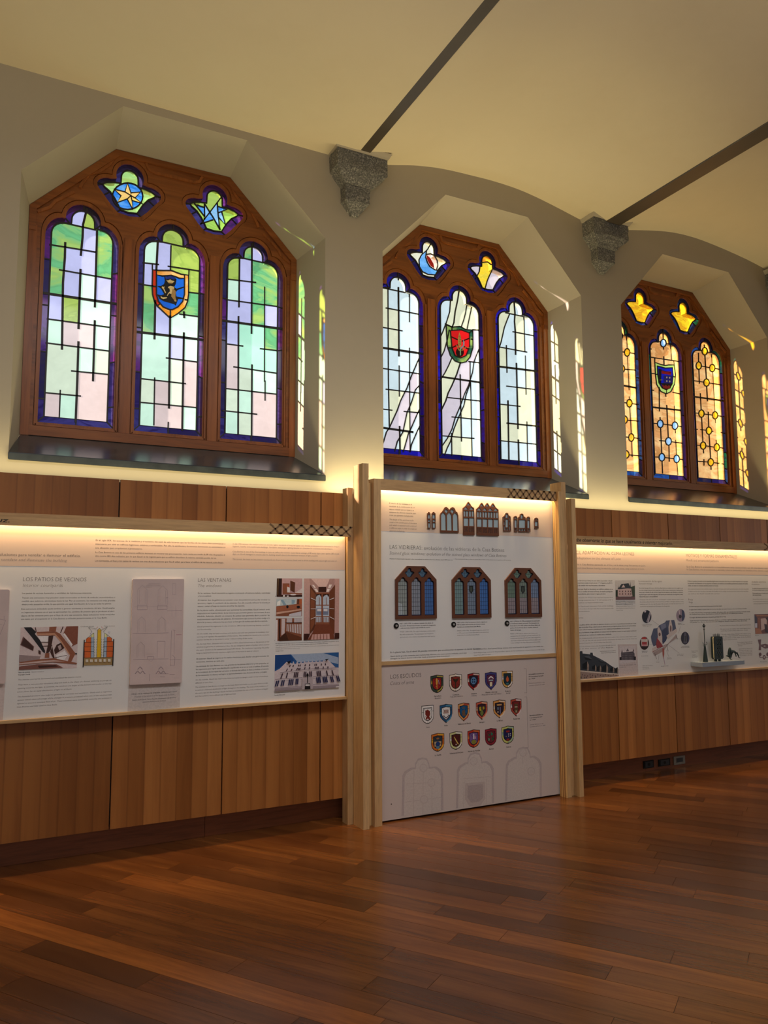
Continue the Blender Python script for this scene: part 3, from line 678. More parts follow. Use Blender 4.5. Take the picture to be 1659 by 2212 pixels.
# window 2 ------------------------------------------------------------------
W2 = empty('window_2', (2.441, .45, 2.6)); tag(W2, 'middle wooden window of pale stained glass with slanting rays and a red shield', kind='structure')
c = WIN[1]['c']; make_frame(W2, c, rn); make_sill(W2, WIN[1], 0)
f = Fr(560 / 1659, 740, 380, GY)
WH, CR2, PK2 = srgb(206, 222, 228), srgb(222, 222, 192), srgb(208, 196, 206)
X0 = 120
lines = LL(f, K, [(290, 718), (293, 1300), (299, 1605)], [(427, 755), (427, 935)], [(427, 1100), (430, 1640), (431, 1767)], [(361, 1213), (362, 1412)], [(357, 650), (357, 668)], [(X0, 688), (402, 747)], [(276, 845), (490, 886)], [(X0, 945), (383, 992)], [(X0, 1212), (500, 1268)], [(276, 1365), (497, 1391)], [(X0, 1475), (318, 1500)], [(390, 1507), (497, 1516)], [(X0, 1100), (170, 1106)], [(180, 690), (184, 1500)]) + \
    LL(f, .014, [(357, 712), (360, 1155)], [(364, 1600), (367, 1777)]) + LL(f, .017, [(X0, 1080), (512, 1138)], [(X0, 1592), (452, 1640)]) + \
    LL(f, .010, [(492, 1160), (440, 1280), (410, 1360), (370, 1440), (350, 1500), (300, 1610), (280, 1640), (262, 1700), (240, 1755)], [(496, 1335), (465, 1370), (440, 1450), (410, 1520), (385, 1640), (350, 1700), (333, 1764)], [(498, 1480), (470, 1540), (440, 1610), (420, 1650), (395, 1740), (386, 1768)], [(499, 1588), (470, 1650), (440, 1720), (430, 1768)])
seeds = [SD(f, WH, 'g', (325, 690), (380, 690), (325, 780), (450, 1000), (275, 1040), (275, 1180), (460, 1090), (395, 1300), (330, 1300), (275, 1560), (380, 1180)), SD(f, CR2, 'g', (275, 800), (390, 790), (460, 830), (325, 920), (275, 900), (325, 1060), (325, 1180), (330, 1420), (460, 1430), (450, 1500), (410, 1600), (480, 1420), (370, 1690), (390, 1660)),
         SD(f, PK2, 'g', (400, 1450), (380, 1480), (340, 1560), (460, 1290), (440, 1600), (480, 1500), (320, 1690), (300, 1720), (470, 1300), (350, 1640), (410, 1730))]
panes(W2, lancet(c + LC[0], .015), lancet_in(c + LC[0]), lines, seeds, WH, 'g', BLUB, rnd=rn)
so = [(662, 955), (700, 968), (750, 963), (790, 985), (832, 985), (833, 1100), (815, 1160), (790, 1190), (755, 1198), (720, 1185), (690, 1150), (670, 1090)]
si = [(690, 990), (760, 985), (810, 1005), (812, 1090), (790, 1150), (755, 1165), (720, 1150), (700, 1100)]
lines = LL(f, .010, so, si, closed=True) + LL(f, .011, [(745, 738), (735, 800), (720, 870), (712, 940), (700, 970)], [(755, 1192), (730, 1270), (700, 1340), (675, 1390), (660, 1440), (630, 1502)]) + \
    LL(f, K, [(690, 800), (685, 870), (665, 935), (640, 1000), (626, 1032)], [(795, 828), (785, 880), (775, 920), (758, 968)], [(825, 840), (812, 900), (795, 982)], [(655, 946), (700, 967)], [(830, 985), (872, 987)], [(683, 985), (667, 1060), (650, 1120), (626, 1168)], [(700, 1163), (680, 1210), (655, 1260), (628, 1302)],
       [(872, 1108), (840, 1190), (830, 1260), (805, 1340), (780, 1395), (750, 1480), (720, 1550), (700, 1620), (670, 1680), (634, 1732)], [(815, 1188), (815, 1330), (790, 1400), (775, 1470), (740, 1550), (712, 1620), (690, 1700), (670, 1740), (652, 1788)],
       [(752, 1270), (760, 1700)], [(818, 1320), (823, 1580), (828, 1802)], [(697, 1645), (699, 1792)], [(672, 1418), (882, 1441)], [(698, 1542), (884, 1561)], [(633, 1663), (842, 1680)], [(805, 1188), (875, 1196)], [(820, 1045), (833, 1045)], [(808, 1008), (834, 983)], [(700, 968), (700, 990)], [(675, 1100), (700, 1100)]) + LL(f, .015, [(628, 1285), (888, 1323)])
seeds = [SD(f, CR2, 'g', (715, 790), (700, 900), (690, 930), (800, 900), (645, 1030), (690, 1230), (660, 1360), (640, 1450), (760, 1430), (750, 1600), (700, 1670), (660, 1700), (770, 1540), (730, 1600)), SD(f, PK2, 'g', (760, 800), (745, 900), (660, 1100), (760, 1240), (800, 1240), (760, 1350), (700, 1500), (720, 1400), (655, 1560), (700, 1560), (850, 940), (640, 1600)),
         SD(f, WH, 'g', (650, 880), (850, 1250), (850, 1380), (850, 1500), (850, 1620), (800, 1640), (790, 1740), (730, 1750), (855, 1740)), SD(f, srgb(36, 84, 62), 'gs', (680, 1060), (740, 975), (750, 1180), (800, 1170)), SD(f, srgb(210, 170, 50), 'g', (825, 1020)), SD(f, srgb(206, 26, 28), 'g', (750, 1080), (720, 1020), (800, 1050))]
panes(W2, lancet(c + LC[1], .015), lancet_in(c + LC[1]), lines, seeds, WH, 'g', BLUB, rnd=rn)
gold_paint(W2, 'wheat_emblem', f, [(srgb(60, 6, 10), seg((692, 1030), (735, 1050), 8)), (srgb(60, 6, 10), seg((700, 1100), (740, 1080), 8)), (srgb(60, 6, 10), seg((760, 1060), (810, 1040), 8)), (srgb(60, 6, 10), seg((770, 1090), (800, 1110), 8)), (srgb(40, 6, 8), ell(748, 1130, 26, 30)),
    (srgb(208, 176, 104), [(744, 1000), (756, 1040), (758, 1080), (748, 1105), (736, 1080), (735, 1040)]), (srgb(150, 176, 210), [(768, 1045), (778, 1065), (776, 1090), (756, 1112), (752, 1125), (746, 1120), (752, 1100), (768, 1085)]), (srgb(150, 190, 160), seg((750, 1105), (752, 1150), 7)), (srgb(178, 150, 90), seg((726, 1085), (745, 1120), 7)), (srgb(178, 150, 90), seg((758, 1120), (790, 1095), 7)), (srgb(178, 150, 90), seg((795, 1100), (808, 1100), 6))] +
    [(srgb(120, 90, 40), seg((738, 1030 + 11 * i), (756, 1026 + 11 * i), 2.5)) for i in range(6)])
lines = LL(f, K, [(1042, 876), (1154, 899)], [(1160, 898), (1165, 1128)], [(1168, 1150), (1173, 1400)], [(1048, 1083), (1052, 1260)], [(1178, 1572), (1183, 1832)], [(1088, 997), (1224, 1023)], [(992, 1093), (1180, 1128)], [(1048, 1345), (1232, 1367)], [(1000, 1460), (1137, 1475)], [(1003, 1694), (1247, 1718)], [(1068, 885), (1050, 930), (1035, 970), (1015, 1060), (992, 1132)]) + \
    LL(f, .0125, [(1098, 810), (1103, 880), (1100, 930), (1105, 1000), (1107, 1145)], [(1112, 1197), (1117, 1400), (1122, 1620)], [(1058, 1437), (1064, 1818)], [(1124, 1687), (1128, 1842)], [(1050, 1582), (1257, 1603)]) + LL(f, .017, [(975, 1217), (1245, 1250)])
seeds = [SD(f, CR2, 'g', (1020, 940), (1080, 850), (1130, 940), (1135, 1060), (1020, 1180), (1190, 1300), (1030, 1550), (1030, 1650), (1200, 1480), (1150, 1660)), SD(f, WH, 'g', (1120, 850), (1080, 960), (1070, 1050), (1190, 960), (1200, 1100), (1080, 1180), (1150, 1180), (1080, 1300), (1080, 1420), (1150, 1760), (1215, 1660), (1095, 1750), (1030, 1760), (1215, 1780))]
panes(W2, lancet(c + LC[2], .015), lancet_in(c + LC[2]), lines, seeds, WH, 'g', BLUB, rnd=rn)
q = Fr(300 / 1659, 820, 480, GY)
lines = LL(q, K, [(612, 258), (575, 320), (560, 340)], [(560, 338), (500, 390), (470, 450), (475, 530), (510, 590), (580, 625), (660, 630), (728, 578)], [(560, 338), (550, 420), (570, 480), (600, 530), (660, 570), (728, 578)], [(556, 385), (610, 378), (655, 400), (688, 460), (692, 520), (680, 562)], [(495, 610), (510, 590)])
seeds = [SD(q, srgb(90, 160, 230), 'gb', (500, 500), (600, 600)), SD(q, srgb(250, 214, 196), 'g', (630, 460))]
panes(W2, quat(c + QC[0], .015), quat_in(c + QC[0]), lines, seeds, srgb(232, 230, 206), 'g', BLUB, rnd=rn)
lines = LL(q, K, [(1199, 525), (1190, 590), (1145, 678)], [(1344, 568), (1335, 590), (1310, 640), (1285, 700), (1255, 812)], [(1200, 490), (1235, 480), (1290, 475), (1335, 510)])
seeds = [SD(q, srgb(250, 216, 70), 'gy', (1240, 650)), SD(q, srgb(252, 150, 50), 'gy', (1270, 440)), SD(q, PK2, 'g', (1120, 580), (1380, 680))]
panes(W2, quat(c + QC[1], .015), quat_in(c + QC[1]), lines, seeds, PK2, 'g', BLUB, rnd=rn)
gold_paint(W2, 'red_flame', q, [(srgb(214, 40, 44), [(560, 395), (558, 430), (575, 475), (605, 525), (650, 555), (640, 500), (600, 430)])])

# window 3 ------------------------------------------------------------------
W3 = empty('window_3', (5.0, .45, 2.6)); tag(W3, 'right wooden window of amber glass with yellow roundels and a blue shield', kind='structure')
c = WIN[2]['c']; make_frame(W3, c, rn); make_sill(W3, WIN[2], 0)
f = Fr(419 / 1363, 1240, 440, GY)
AMB, AMB2, GLD, PBL = srgb(228, 162, 100), srgb(216, 146, 84), srgb(236, 166, 34), srgb(150, 190, 236)
c1s = [(372, 1045), (388, 1402), (401, 1643), (335, 1160), (355, 1518), (366, 1762), (322, 930)]
lines = [l for p in c1s for l in LL(f, .010, ell(p[0], p[1], 19, 27, 16), closed=True)] + LL(f, K, [(368, 928), (371, 1018)], [(373, 1072), (385, 1310)], [(386, 1355), (387, 1376)], [(389, 1428), (400, 1616)], [(402, 1670), (407, 1780)], [(335, 950), (335, 1134)], [(336, 1187), (352, 1490)], [(356, 1546), (364, 1735)], [(300, 1036), (354, 1043)], [(391, 1048), (422, 1053)], [(354, 1163), (432, 1170)], [(300, 1394), (370, 1400)], [(406, 1405), (452, 1412)], [(373, 1521), (452, 1528)], [(320, 1636), (383, 1641)], [(419, 1645), (458, 1650)], [(384, 1765), (470, 1772)], [(300, 915), (345, 925)]) + LL(f, .016, [(290, 1268), (442, 1295)])
seeds = [(GLD, 'gy', [f(*p) for p in c1s])]
panes(W3, lancet(c + LC[0], .015), lancet_in(c + LC[0]), lines, seeds, AMB, 'ga', MIXB, rnd=rn)
cs = [(627, 980), (606, 1547), (708, 1560), (663, 1670), (617, 1782), (720, 1793)]
so = [(567, 1115), (610, 1130), (640, 1137), (665, 1133), (702, 1133), (712, 1200), (705, 1270), (680, 1320), (648, 1337), (610, 1320), (580, 1270), (572, 1200)]
si = [(585, 1140), (640, 1155), (690, 1152), (695, 1210), (688, 1260), (670, 1295), (648, 1308), (620, 1295), (598, 1260), (588, 1200)]
lines = [l for p in cs for l in LL(f, .010, ell(p[0], p[1], 20, 27, 16), closed=True)] + LL(f, .010, so, si, closed=True) + LL(f, K, [(625, 903), (626, 953)], [(628, 1007), (629, 1025)], [(678, 988), (682, 1102)], [(630, 1073), (632, 1130)], [(598, 1290), (600, 1460)], [(643, 1337), (645, 1357)], [(702, 1420), (706, 1533)], [(710, 1587), (711, 1612)], [(604, 1500), (605, 1520)], [(608, 1574), (616, 1755)], [(618, 1809), (622, 1897)], [(712, 1660), (718, 1766)], [(722, 1820), (728, 1907)],
    [(531, 1078), (730, 1108)], [(530, 1018), (545, 1022)], [(543, 1192), (570, 1195)], [(545, 1310), (560, 1312)], [(690, 1325), (742, 1336)], [(556, 1543), (586, 1546)], [(626, 1549), (688, 1557)], [(728, 1562), (757, 1566)], [(600, 1665), (643, 1668)], [(683, 1673), (762, 1683)], [(564, 1780), (597, 1781)], [(637, 1784), (700, 1791)], [(740, 1795), (767, 1799)], [(588, 968), (608, 972)], [(646, 982), (668, 987)], [(567, 1085), (567, 1115)], [(700, 1106), (702, 1133)], [(572, 1200), (588, 1200)], [(695, 1215), (712, 1218)], [(648, 1308), (648, 1337)]) + LL(f, .013, [(650, 1415), (661, 1643)], [(665, 1697), (668, 1812)]) + LL(f, .016, [(550, 1430), (747, 1452)])
seeds = [(PBL, 'gb', [f(*p) for p in cs]), SD(f, srgb(176, 206, 110), 'gs', (578, 1180), (640, 1145), (703, 1180), (600, 1290), (680, 1310)), SD(f, srgb(18, 26, 150), 'g', (640, 1220)), SD(f, AMB2, 'ga', (590, 1050), (560, 1600), (740, 1730))]
panes(W3, lancet(c + LC[1], .015), lancet_in(c + LC[1]), lines, seeds, AMB, 'ga', MIXB, rnd=rn)
gold_paint(W3, 'quartered_emblem', f, [(srgb(14, 16, 50), [(590, 1160), (612, 1165), (608, 1290), (592, 1240)]), (srgb(190, 30, 40), [(612, 1172), (640, 1178), (680, 1180), (680, 1205), (640, 1200), (612, 1195)]), (srgb(20, 20, 40), seg((612, 1172), (680, 1190), 3)), (srgb(170, 160, 60), seg((598, 1240), (618, 1238), 5)), (srgb(40, 40, 190), rct(626, 1208, 688, 1262)),
    (srgb(235, 235, 240), ell(648, 1222, 5, 7, 8)), (srgb(235, 235, 240), ell(668, 1224, 5, 7, 8)), (srgb(235, 235, 240), ell(648, 1248, 5, 7, 8)), (srgb(235, 235, 240), ell(668, 1250, 5, 7, 8)), (srgb(20, 10, 20), [(606, 1262), (690, 1264), (672, 1300), (648, 1308), (622, 1300)]), (srgb(170, 40, 44), [(612, 1272), (630, 1282), (640, 1275), (652, 1285), (662, 1276), (672, 1284), (668, 1298), (648, 1304), (622, 1296)])])
cs = [(918, 1037), (876, 1138), (970, 1155), (930, 1257), (895, 1475), (990, 1487), (947, 1595), (907, 1700), (1002, 1712), (960, 1817)]
lines = [l for p in cs for l in LL(f, .010, ell(p[0], p[1], 19, 26, 16), closed=True)] + LL(f, .011, [(914, 990), (916, 1011)], [(919, 1063), (929, 1231)], [(931, 1283), (937, 1388)], [(942, 1462), (946, 1569)], [(948, 1621), (959, 1791)], [(961, 1843), (962, 1870)]) + LL(f, K, [(874, 1048), (875, 1112)], [(877, 1164), (881, 1265)], [(887, 1332), (893, 1449)], [(896, 1501), (905, 1674)], [(908, 1726), (911, 1755)], [(912, 1795), (913, 1840)], [(965, 1058), (968, 1129)], [(972, 1181), (988, 1461)], [(991, 1513), (993, 1542)], [(997, 1660), (1001, 1686)], [(1004, 1738), (1012, 1937)],
    [(830, 1130), (838, 1131)], [(895, 1141), (951, 1152)], [(989, 1158), (1024, 1164)], [(834, 1243), (911, 1254)], [(949, 1260), (1037, 1274)], [(843, 1470), (876, 1473)], [(914, 1478), (971, 1485)], [(1009, 1490), (1035, 1494)], [(856, 1585), (868, 1586)], [(888, 1587), (928, 1592)], [(966, 1598), (976, 1600)], [(1030, 1607), (1043, 1608)], [(860, 1697), (888, 1699)], [(926, 1702), (983, 1710)], [(1021, 1714), (1052, 1718)], [(867, 1810), (941, 1815)], [(979, 1820), (1020, 1824)], [(1036, 1828), (1053, 1830)], [(878, 1028), (899, 1033)], [(937, 1042), (955, 1046)]) + LL(f, .016, [(835, 1355), (1047, 1385)])
seeds = [(GLD, 'gy', [f(*p) for p in cs]), SD(f, AMB2, 'ga', (850, 1100), (1010, 1200), (860, 1550), (980, 1780))]
panes(W3, lancet(c + LC[2], .015), lancet_in(c + LC[2]), lines, seeds, AMB, 'ga', MIXB, rnd=rn)
for x in QC: panes(W3, quat(c + x, .015), quat_in(c + x), [], [], GLD, 'gy', MIXB, rnd=rn)
# ---------------------------------------------------------------- wood cladding under the windows
clad = empty('wood_panelling', (1.9, -.16, 0)); tag(clad, 'reddish veneered wood panelling along the wall below the windows, split by dark joints', 'panelling')
B('backing', M['dark'], clad, -3.3, 7.65, -.145, -.125, .17, 2.27, 0)
rn = random.Random(11)
pc = {0: .82, 1: .92, 2: .98, 3: 1.12, 4: 1.1, 5: 1, 6: 1, 7: 1.08, 8: .92, 9: 1.18, 10: 1.12, 11: .6}
for i in range(16):
    x0 = -3.287 + i * .6865; k = i - 3
    o = B('panel', M['veneer'], clad, x0 + .004, x0 + .6825, -.17, -.148, .16, 2.283, .0015)
    v = pc.get(k, 1.0); o.color = (v * 1.0, v * (.97 if k in (8,) else 1.0), v * (.93 if k in (8,) else 1), 1)
skb = empty('baseboard_front', (1.9, -.04, 0)); tag(skb, 'dark brown recessed skirting boards under the panelling', kind='structure')
for x0, x1 in ((-4.2, -2.1), (-2.1, .075), (.078, 1.9), (1.902, 4.0), (4.002, 6.1), (6.102, 8.2)):
    B('skirting_board', M['skirt'], skb, x0, x1, -.04, -.018, 0, .168, .002)
# glow strip hidden behind the top edge of the panelling
def led(name, parent, x0, x1, y, z, d, e, colr, wd=.02, spread=None):
    o = add_light(name, 'AREA', ((x0 + x1) / 2, y, z), d, e, colr, abs(x1 - x0), wd, spread)
    return o
for x0, x1, e in ((-2.2, .95, 6.8), (.95, 3.2, 16), (3.2, 7, 12)): led('panelling_strip_light', None, x0, x1, -.10, 2.245, (0, .12, 1), e, (1, .82, .42), .03, 2.2)

# sockets in the skirting
def socket(u, v, wpx, hpx, lab, rim):
    x0, z0 = pl(u - wpx / 2, v + hpx / 2, -.045); x1, z1 = pl(u + wpx / 2, v - hpx / 2, -.045)
    e = empty('wall_socket', ((x0 + x1) / 2, -.04, z0)); tag(e, lab, 'socket', 'sockets in the skirting')
    B('frame', M['socket' if rim else 'dark'], e, x0, x1, -.048, -.0402, z0, z1, .002)
    q = .22 if rim else .12; dx, dz = (x1 - x0) * q, (z1 - z0) * q
    B('cover', M['black'], e, x0 + dx, x1 - dx, -.051, -.0485, z0 + dz, z1 - dz, .002)
    if rim: B('lip', M['socket'], e, x0 + dx, x1 - dx, -.054, -.0512, z0 + dz, z0 + dz * 1.25, .001)
    else:
        bm = bmesh.new(); xm, zm = (x0 + x1) / 2, (z0 + z1) / 2; slab(bm, [circle(xm, zm, (z1 - z0) * .22)], -.053, -.0512); done(bm, 'insert', M['dark'], e)
socket(1401, 1651, 21, 19, 'black square socket in the dark skirting, nearest the tall display', False)
socket(1435, 1647, 24, 18, 'black double socket in the dark skirting, between the other two', False)
socket(1467.5, 1642, 23, 21, 'socket with a pale grey square frame in the skirting', True)

# lattice relief used on the header rails
def lattice(parent, y, x0, x1, z0, z1, n):
    bm = bmesh.new(); st = (x1 - x0) / n; h = z1 - z0; zm = (z0 + z1) / 2
    for i in range(n):
        a = x0 + i * st; b = a + st
        for p, q_ in (((a, z0), (b, z1)), ((a, z1), (b, z0))):
            pts = [(p[0] + (q_[0] - p[0]) * t, p[1] + (q_[1] - p[1]) * t + .003 * math.sin(t * math.pi * 2)) for t in (0, .25, .5, .75, 1)]
            strip(bm, pts, .010, y - .003, y)
        for zz in (z0 + .008, z1 - .008):
            c_ = (a if zz < zm else b); slab(bm, [[(c_ - .016, z0 if zz < zm else z1), (c_, zz + (.008 if zz < zm else -.008)), (c_ + .016, z0 if zz < zm else z1)]], y - .003, y)
    done(bm, 'carved_lattice', M['carve'], parent)

# ---------------------------------------------------------------- left display board
YB = -.23
L = empty('exhibition_board', (-.1, YB, .84)); tag(L, 'long white display board about courtyards and windows, left of the tall display', 'display board')
B('panel', M['white'], L, -3.2, .990, YB, -.171, .856, 1.975, .001)
B('peach_band', M['band'], L, -3.2, .990, YB - .0004, YB, 1.730, 1.975, 0)
hr = B('header_rail', M['pinex'], L, -3.2, 1.014, -.288, -.272, 1.962, 2.034, .002)
B('header_top', M['pinex'], L, -3.2, .995, -.271, -.171, 2.018, 2.034, .001)
B('ledge', M['pinex'], L, -3.2, .995, -.250, -.171, .838, .8555, .002)
lattice(hr, -.288, pl(583, 1138, -.288)[0], 1.010, 1.964, 2.032, 8)
fr0 = Fr(1, 0, 0, -.288)
T(hr, fr0, 'luz.', -14, 1127, 21, 9, 'ink', True, .012, 'script_lettering')
led('header_strip_light', L, -3.1, .985, -.25, 2.012, (0, .06, -1), 13, (1, .68, .33), .014, 1.6)
f0 = Fr(1, 0, 0, YB)
fa = Fr(260 / 1659, 0, 1150, YB)
T(L, fa, 'Soluciones para ventilar e iluminar el edificio.', -45, 321, 1112, 40, 't1', off=-.012)
T(L, fa, 'Solutions to ventilate and illuminate the building', -330, 386, 925, 38, 't3', True, -.012)
fb = Fr(310 / 1659, 190, 1150, YB)
PG(L, fb, ['En el siglo XIX, los avances de la medicina y el aumento del nivel de vida hicieron que las familias de las clases altas comenzaran a', 'interesarse por vivir en edificios higiénicos, salubres y confortables. Por ello, la ventilación y la correcta iluminación se convirtieron en', ('una obsesión para arquitectos y promotores.', .345)], 90, 98, 86, 186, 1588, 18, 't1')
PG(L, fb, ['La Casa Botines es uno de los primeros edificios leoneses en mostrar esa preocupación. León tenía una media de 80 días despejados al', ('año contra 285 días nublados, por lo que Gaudí se las ingenió para que su edificio absorbiera la máxima cantidad posible de luz.', .93)], 86, 238, 84, 280, 1584, 18, 't1')
PG(L, fb, ['Los torreones, el foso y los patios de vecinos son tres de las soluciones que Gaudí utilizó para llenar el edificio de luz natural y aire limpio.'], 82, 335, 82, 335, 1570, 18, 't1', off=.004)
fc = Fr(260 / 1659, 490, 1150, YB)
PG(L, fc, ['In the 19th century, the medical advances and the higher standards of living led upper-class families to become more interested in living in', ('hygienic, healthy and comfortable buildings. Ventilation and proper lighting became an obsession for architects and developers.', .935), '', 'Casa Botines is one of the first buildings in León to reflect this concern. León had an average of 80 sunny days a year against 285 cloudy', ('days, so Gaudí managed to ensure that his building would absorb the maximum amount of light possible.', .79), '', ('The turrets, the moat and the interior courtyards are three of the solutions Gaudí used to fill the building with natural light and clean air.', .98)],
   80, 166, 80, 378, 1548, 20, 't3', True)
T(L, fa, 'LOS PATIOS DE VECINOS', 318, 672, 1190, 54, 't2', off=-.014); T(L, fa, 'Interior courtyards', 314, 752, 866, 46, 't3', True, -.014)
PG(L, fa, ['Los patios de vecinos iluminaban y ventilaban las habitaciones interiores.'], 305, 848, 305, 848, 1265, 20, 't1')
PG(L, fa, ['Tienen una estructura muy peculiar: están construidos en forma de embudo, ensanchándose a', 'medida que subimos, abriéndose hacia la luz. Por el contrario, las ventanas son más grandes', ('abajo y más pequeñas arriba, lo que permite una igual distribución de la luz en todas las plantas.', .96)], 303, 912, 299, 1002, 1586, 20, 't1')
PG(L, fa, ['Esta estructura embudada ayuda también a generar corrientes y circulación del aire. Gaudí emplea', 'un ingenioso sistema en el que se aprovechan los cambios de presión que se producen al abrir', 'alguna de las ventanas para que el flujo de aire sea constante. Estas soluciones serán ensayadas', ('con éxito por el arquitecto en la Casa Botines y utilizadas posteriormente en la Casa Batlló.', .915)], 295, 1066, 288, 1206, 1580, 20, 't1')
fd = Fr(260 / 1659, 0, 1330, YB)
PG(L, fd, ['Patio de vecinos.', 'Copyright: Oteeda'], 254, 790, 250, 822, 415, 16, 't1', off=.006, name='caption_text')
PG(L, fd, ['Interior courtyard.'], 436, 782, 436, 782, 606, 13, 't3', True, name='caption_text')
PG(L, fd, ['The interior courtyards illuminated and ventilated the interior rooms.'], 252, 892, 252, 892, 1120, 18, 't3', True)
PG(L, fd, ['They have a very peculiar structure: they are built in the shape of a funnel, widening as you go up,', 'opening towards the light. In contrast, the windows are larger at the bottom and smaller at the top,', ('which allows for an equal distribution of light on all floors.', .565)], 248, 962, 236, 1060, 1538, 18, 't3', True)
PG(L, fd, ['This funneled structure also helps to generate air currents and ventilation. Gaudí used an ingenious', 'system which takes advantage of the changes in pressure produced when one of the windows was', 'opened to ensure a constant flow of air. These solutions were successfully tested by the architect in', ('Casa Botines and later used in Casa Batlló.', .415)], 242, 1126, 232, 1268, 1536, 18, 't3', True)
fe = Fr(190 / 1557, 410, 1240, YB)
T(L, fe, 'LAS VENTANAS', 145, 136, 732, 66, 't2', off=-.014); T(L, fe, 'The windows', 145, 232, 562, 56, 't3', True, -.014)
PG(L, fe, ['En las ventanas, Gaudí demostró su ingenio combinando eficazmente belleza, comodidad', ('y funcionalidad.', .18)], 145, 350, 143, 402, 1420, 24, 't1')
PG(L, fe, ['Al interior: Son de guillotina con pesador y con dos posiciones para poder modular su', 'apertura y regular la ventilación de las estancias. Con ello se podía refrescar la vivienda en', ('verano y avivar el fuego en invierno sin enfriar los espacios.', .64)], 141, 474, 138, 582, 1418, 24, 't1')
PG(L, fe, ['En la planta noble, obsesionado por aumentar la comodidad, Gaudí colocó unos', 'respiraderos en la parte inferior de las ventanas que permitían generar una corriente de aire', 'añadida. Además, diseñó un sistema de poleas que permitía abrir y cerrar las', 'contraventanas superiores sin esfuerzo. El mecanismo que acciona la polea cuelga a la', ('altura de la mano y solamente hay que hacer un leve giro de muñeca para abrirla o cerrarla.', .97)], 136, 654, 131, 868, 1414, 24, 't1')
PG(L, fe, ['Gaudí proved his ingenuity in the windows, effectively combining beauty, comfort', ('and functionality.', .19)], 131, 942, 129, 994, 1408, 22, 't3', True)
PG(L, fe, ['On the inside: they are sash windows with latches and with two positions to modulate their', 'opening and regulate the ventilation of the rooms. This enabled the house to be cooled in', ('summer and the fire to be stoked in winter without cooling off the rooms.', .76)], 126, 1070, 122, 1176, 1406, 22, 't3', True)
PG(L, fe, ['On the main floor, obsessed with increasing comfort, Gaudí placed vents at the bottom of the', 'windows to generate an additional air flow. He also designed a system of pulleys which enabled', 'the upper shutters to be opened and closed effortlessly. The mechanism operating the pulley', ('hangs at hand level and only requires a slight twist of the wrist to open or close it.', .85)], 120, 1250, 115, 1412, 1404, 22, 't3', True)
PG(L, fe, ['Al exterior: Gaudí se inspiró en los estilos históricos para diseñar una gran variedad de', ('ventanales, distintos en cada piso.', .38)], 114, 1514, 111, 1568, 1398, 24, 't1')
PG(L, fe, ['Las ventanas de Casa Botines son más grandes en las plantas inferiores y más pequeñas en', 'las superiores para lograr una distribución equilibrada de la luz en todo el edificio. El estudio', 'de la incidencia de los rayos del sol sobre la fachada del edificio le llevó a modular el tamaño', ('de los ventanales en altura y así lograr un aprovechamiento más eficiente de la luz y el calor.', .98)], 109, 1646, 105, 1808, 1394, 24, 't1')
PG(L, fe, ['On the outside, Gaudí was inspired by historical styles to design a wide variety of windows,', ('different on each floor.', .235)], 102, 1886, 100, 1940, 1384, 22, 't3', True)
PG(L, fe, ['The windows in Casa Botines are larger on the lower floors and smaller on the upper floors in order', 'to achieve a balanced distribution of light throughout the building. The study of the incidence of', 'the sun\'s rays on the building\'s facade led him to modulate the size of the windows in height', ('and thus achieve a more efficient use of light and heat.', .55)], 98, 2014, 94, 2176, 1384, 22, 't3', True)
fg = Fr(180 / 1373, 580, 1230, YB)
PG(L, fg, ['Las diferentes partes que componen las ventanas de la Casa Botines. (1) la ventana de guillotina con pesador, (2) los', ('respiraderos a ras de suelo y (3) las contraventanas superiores, abiertas por un sistema de poleas.', .82)], 116, 1226, 116, 1256, 1160, 13, 't1', off=.004, name='caption_text')
PG(L, fg, ['The different parts that make up the windows of Casa Botines. (1) the sash window with latch, (2) the floor-level vents', ('and (3) the upper shutters, opened by a system of pulleys.', .38)], 116, 1290, 114, 1318, 1160, 12, 't3', True, name='caption_text')
PG(L, fg, [('Copyright: Oteeda', 1)], 114, 1352, 114, 1352, 246, 14, 't1', name='caption_text')
PG(L, fg, ['Ventanales exteriores de la Casa Botines.', ('Copyright: Montequilla', .48)], 92, 2044, 92, 2080, 460, 15, 't1', off=.004, name='caption_text')
PG(L, fg, ['Exterior windows of Casa Botines.'], 476, 2028, 476, 2028, 752, 12, 't3', True, name='caption_text')
PG(L, fg, ['1'], 108, 448, 108, 448, 116, 12, 't1', name='caption_text'); PG(L, fg, ['2'], 104, 768, 104, 768, 112, 12, 't1', name='caption_text'); PG(L, fg, ['3'], 96, 1178, 96, 1178, 104, 12, 't1', name='caption_text')
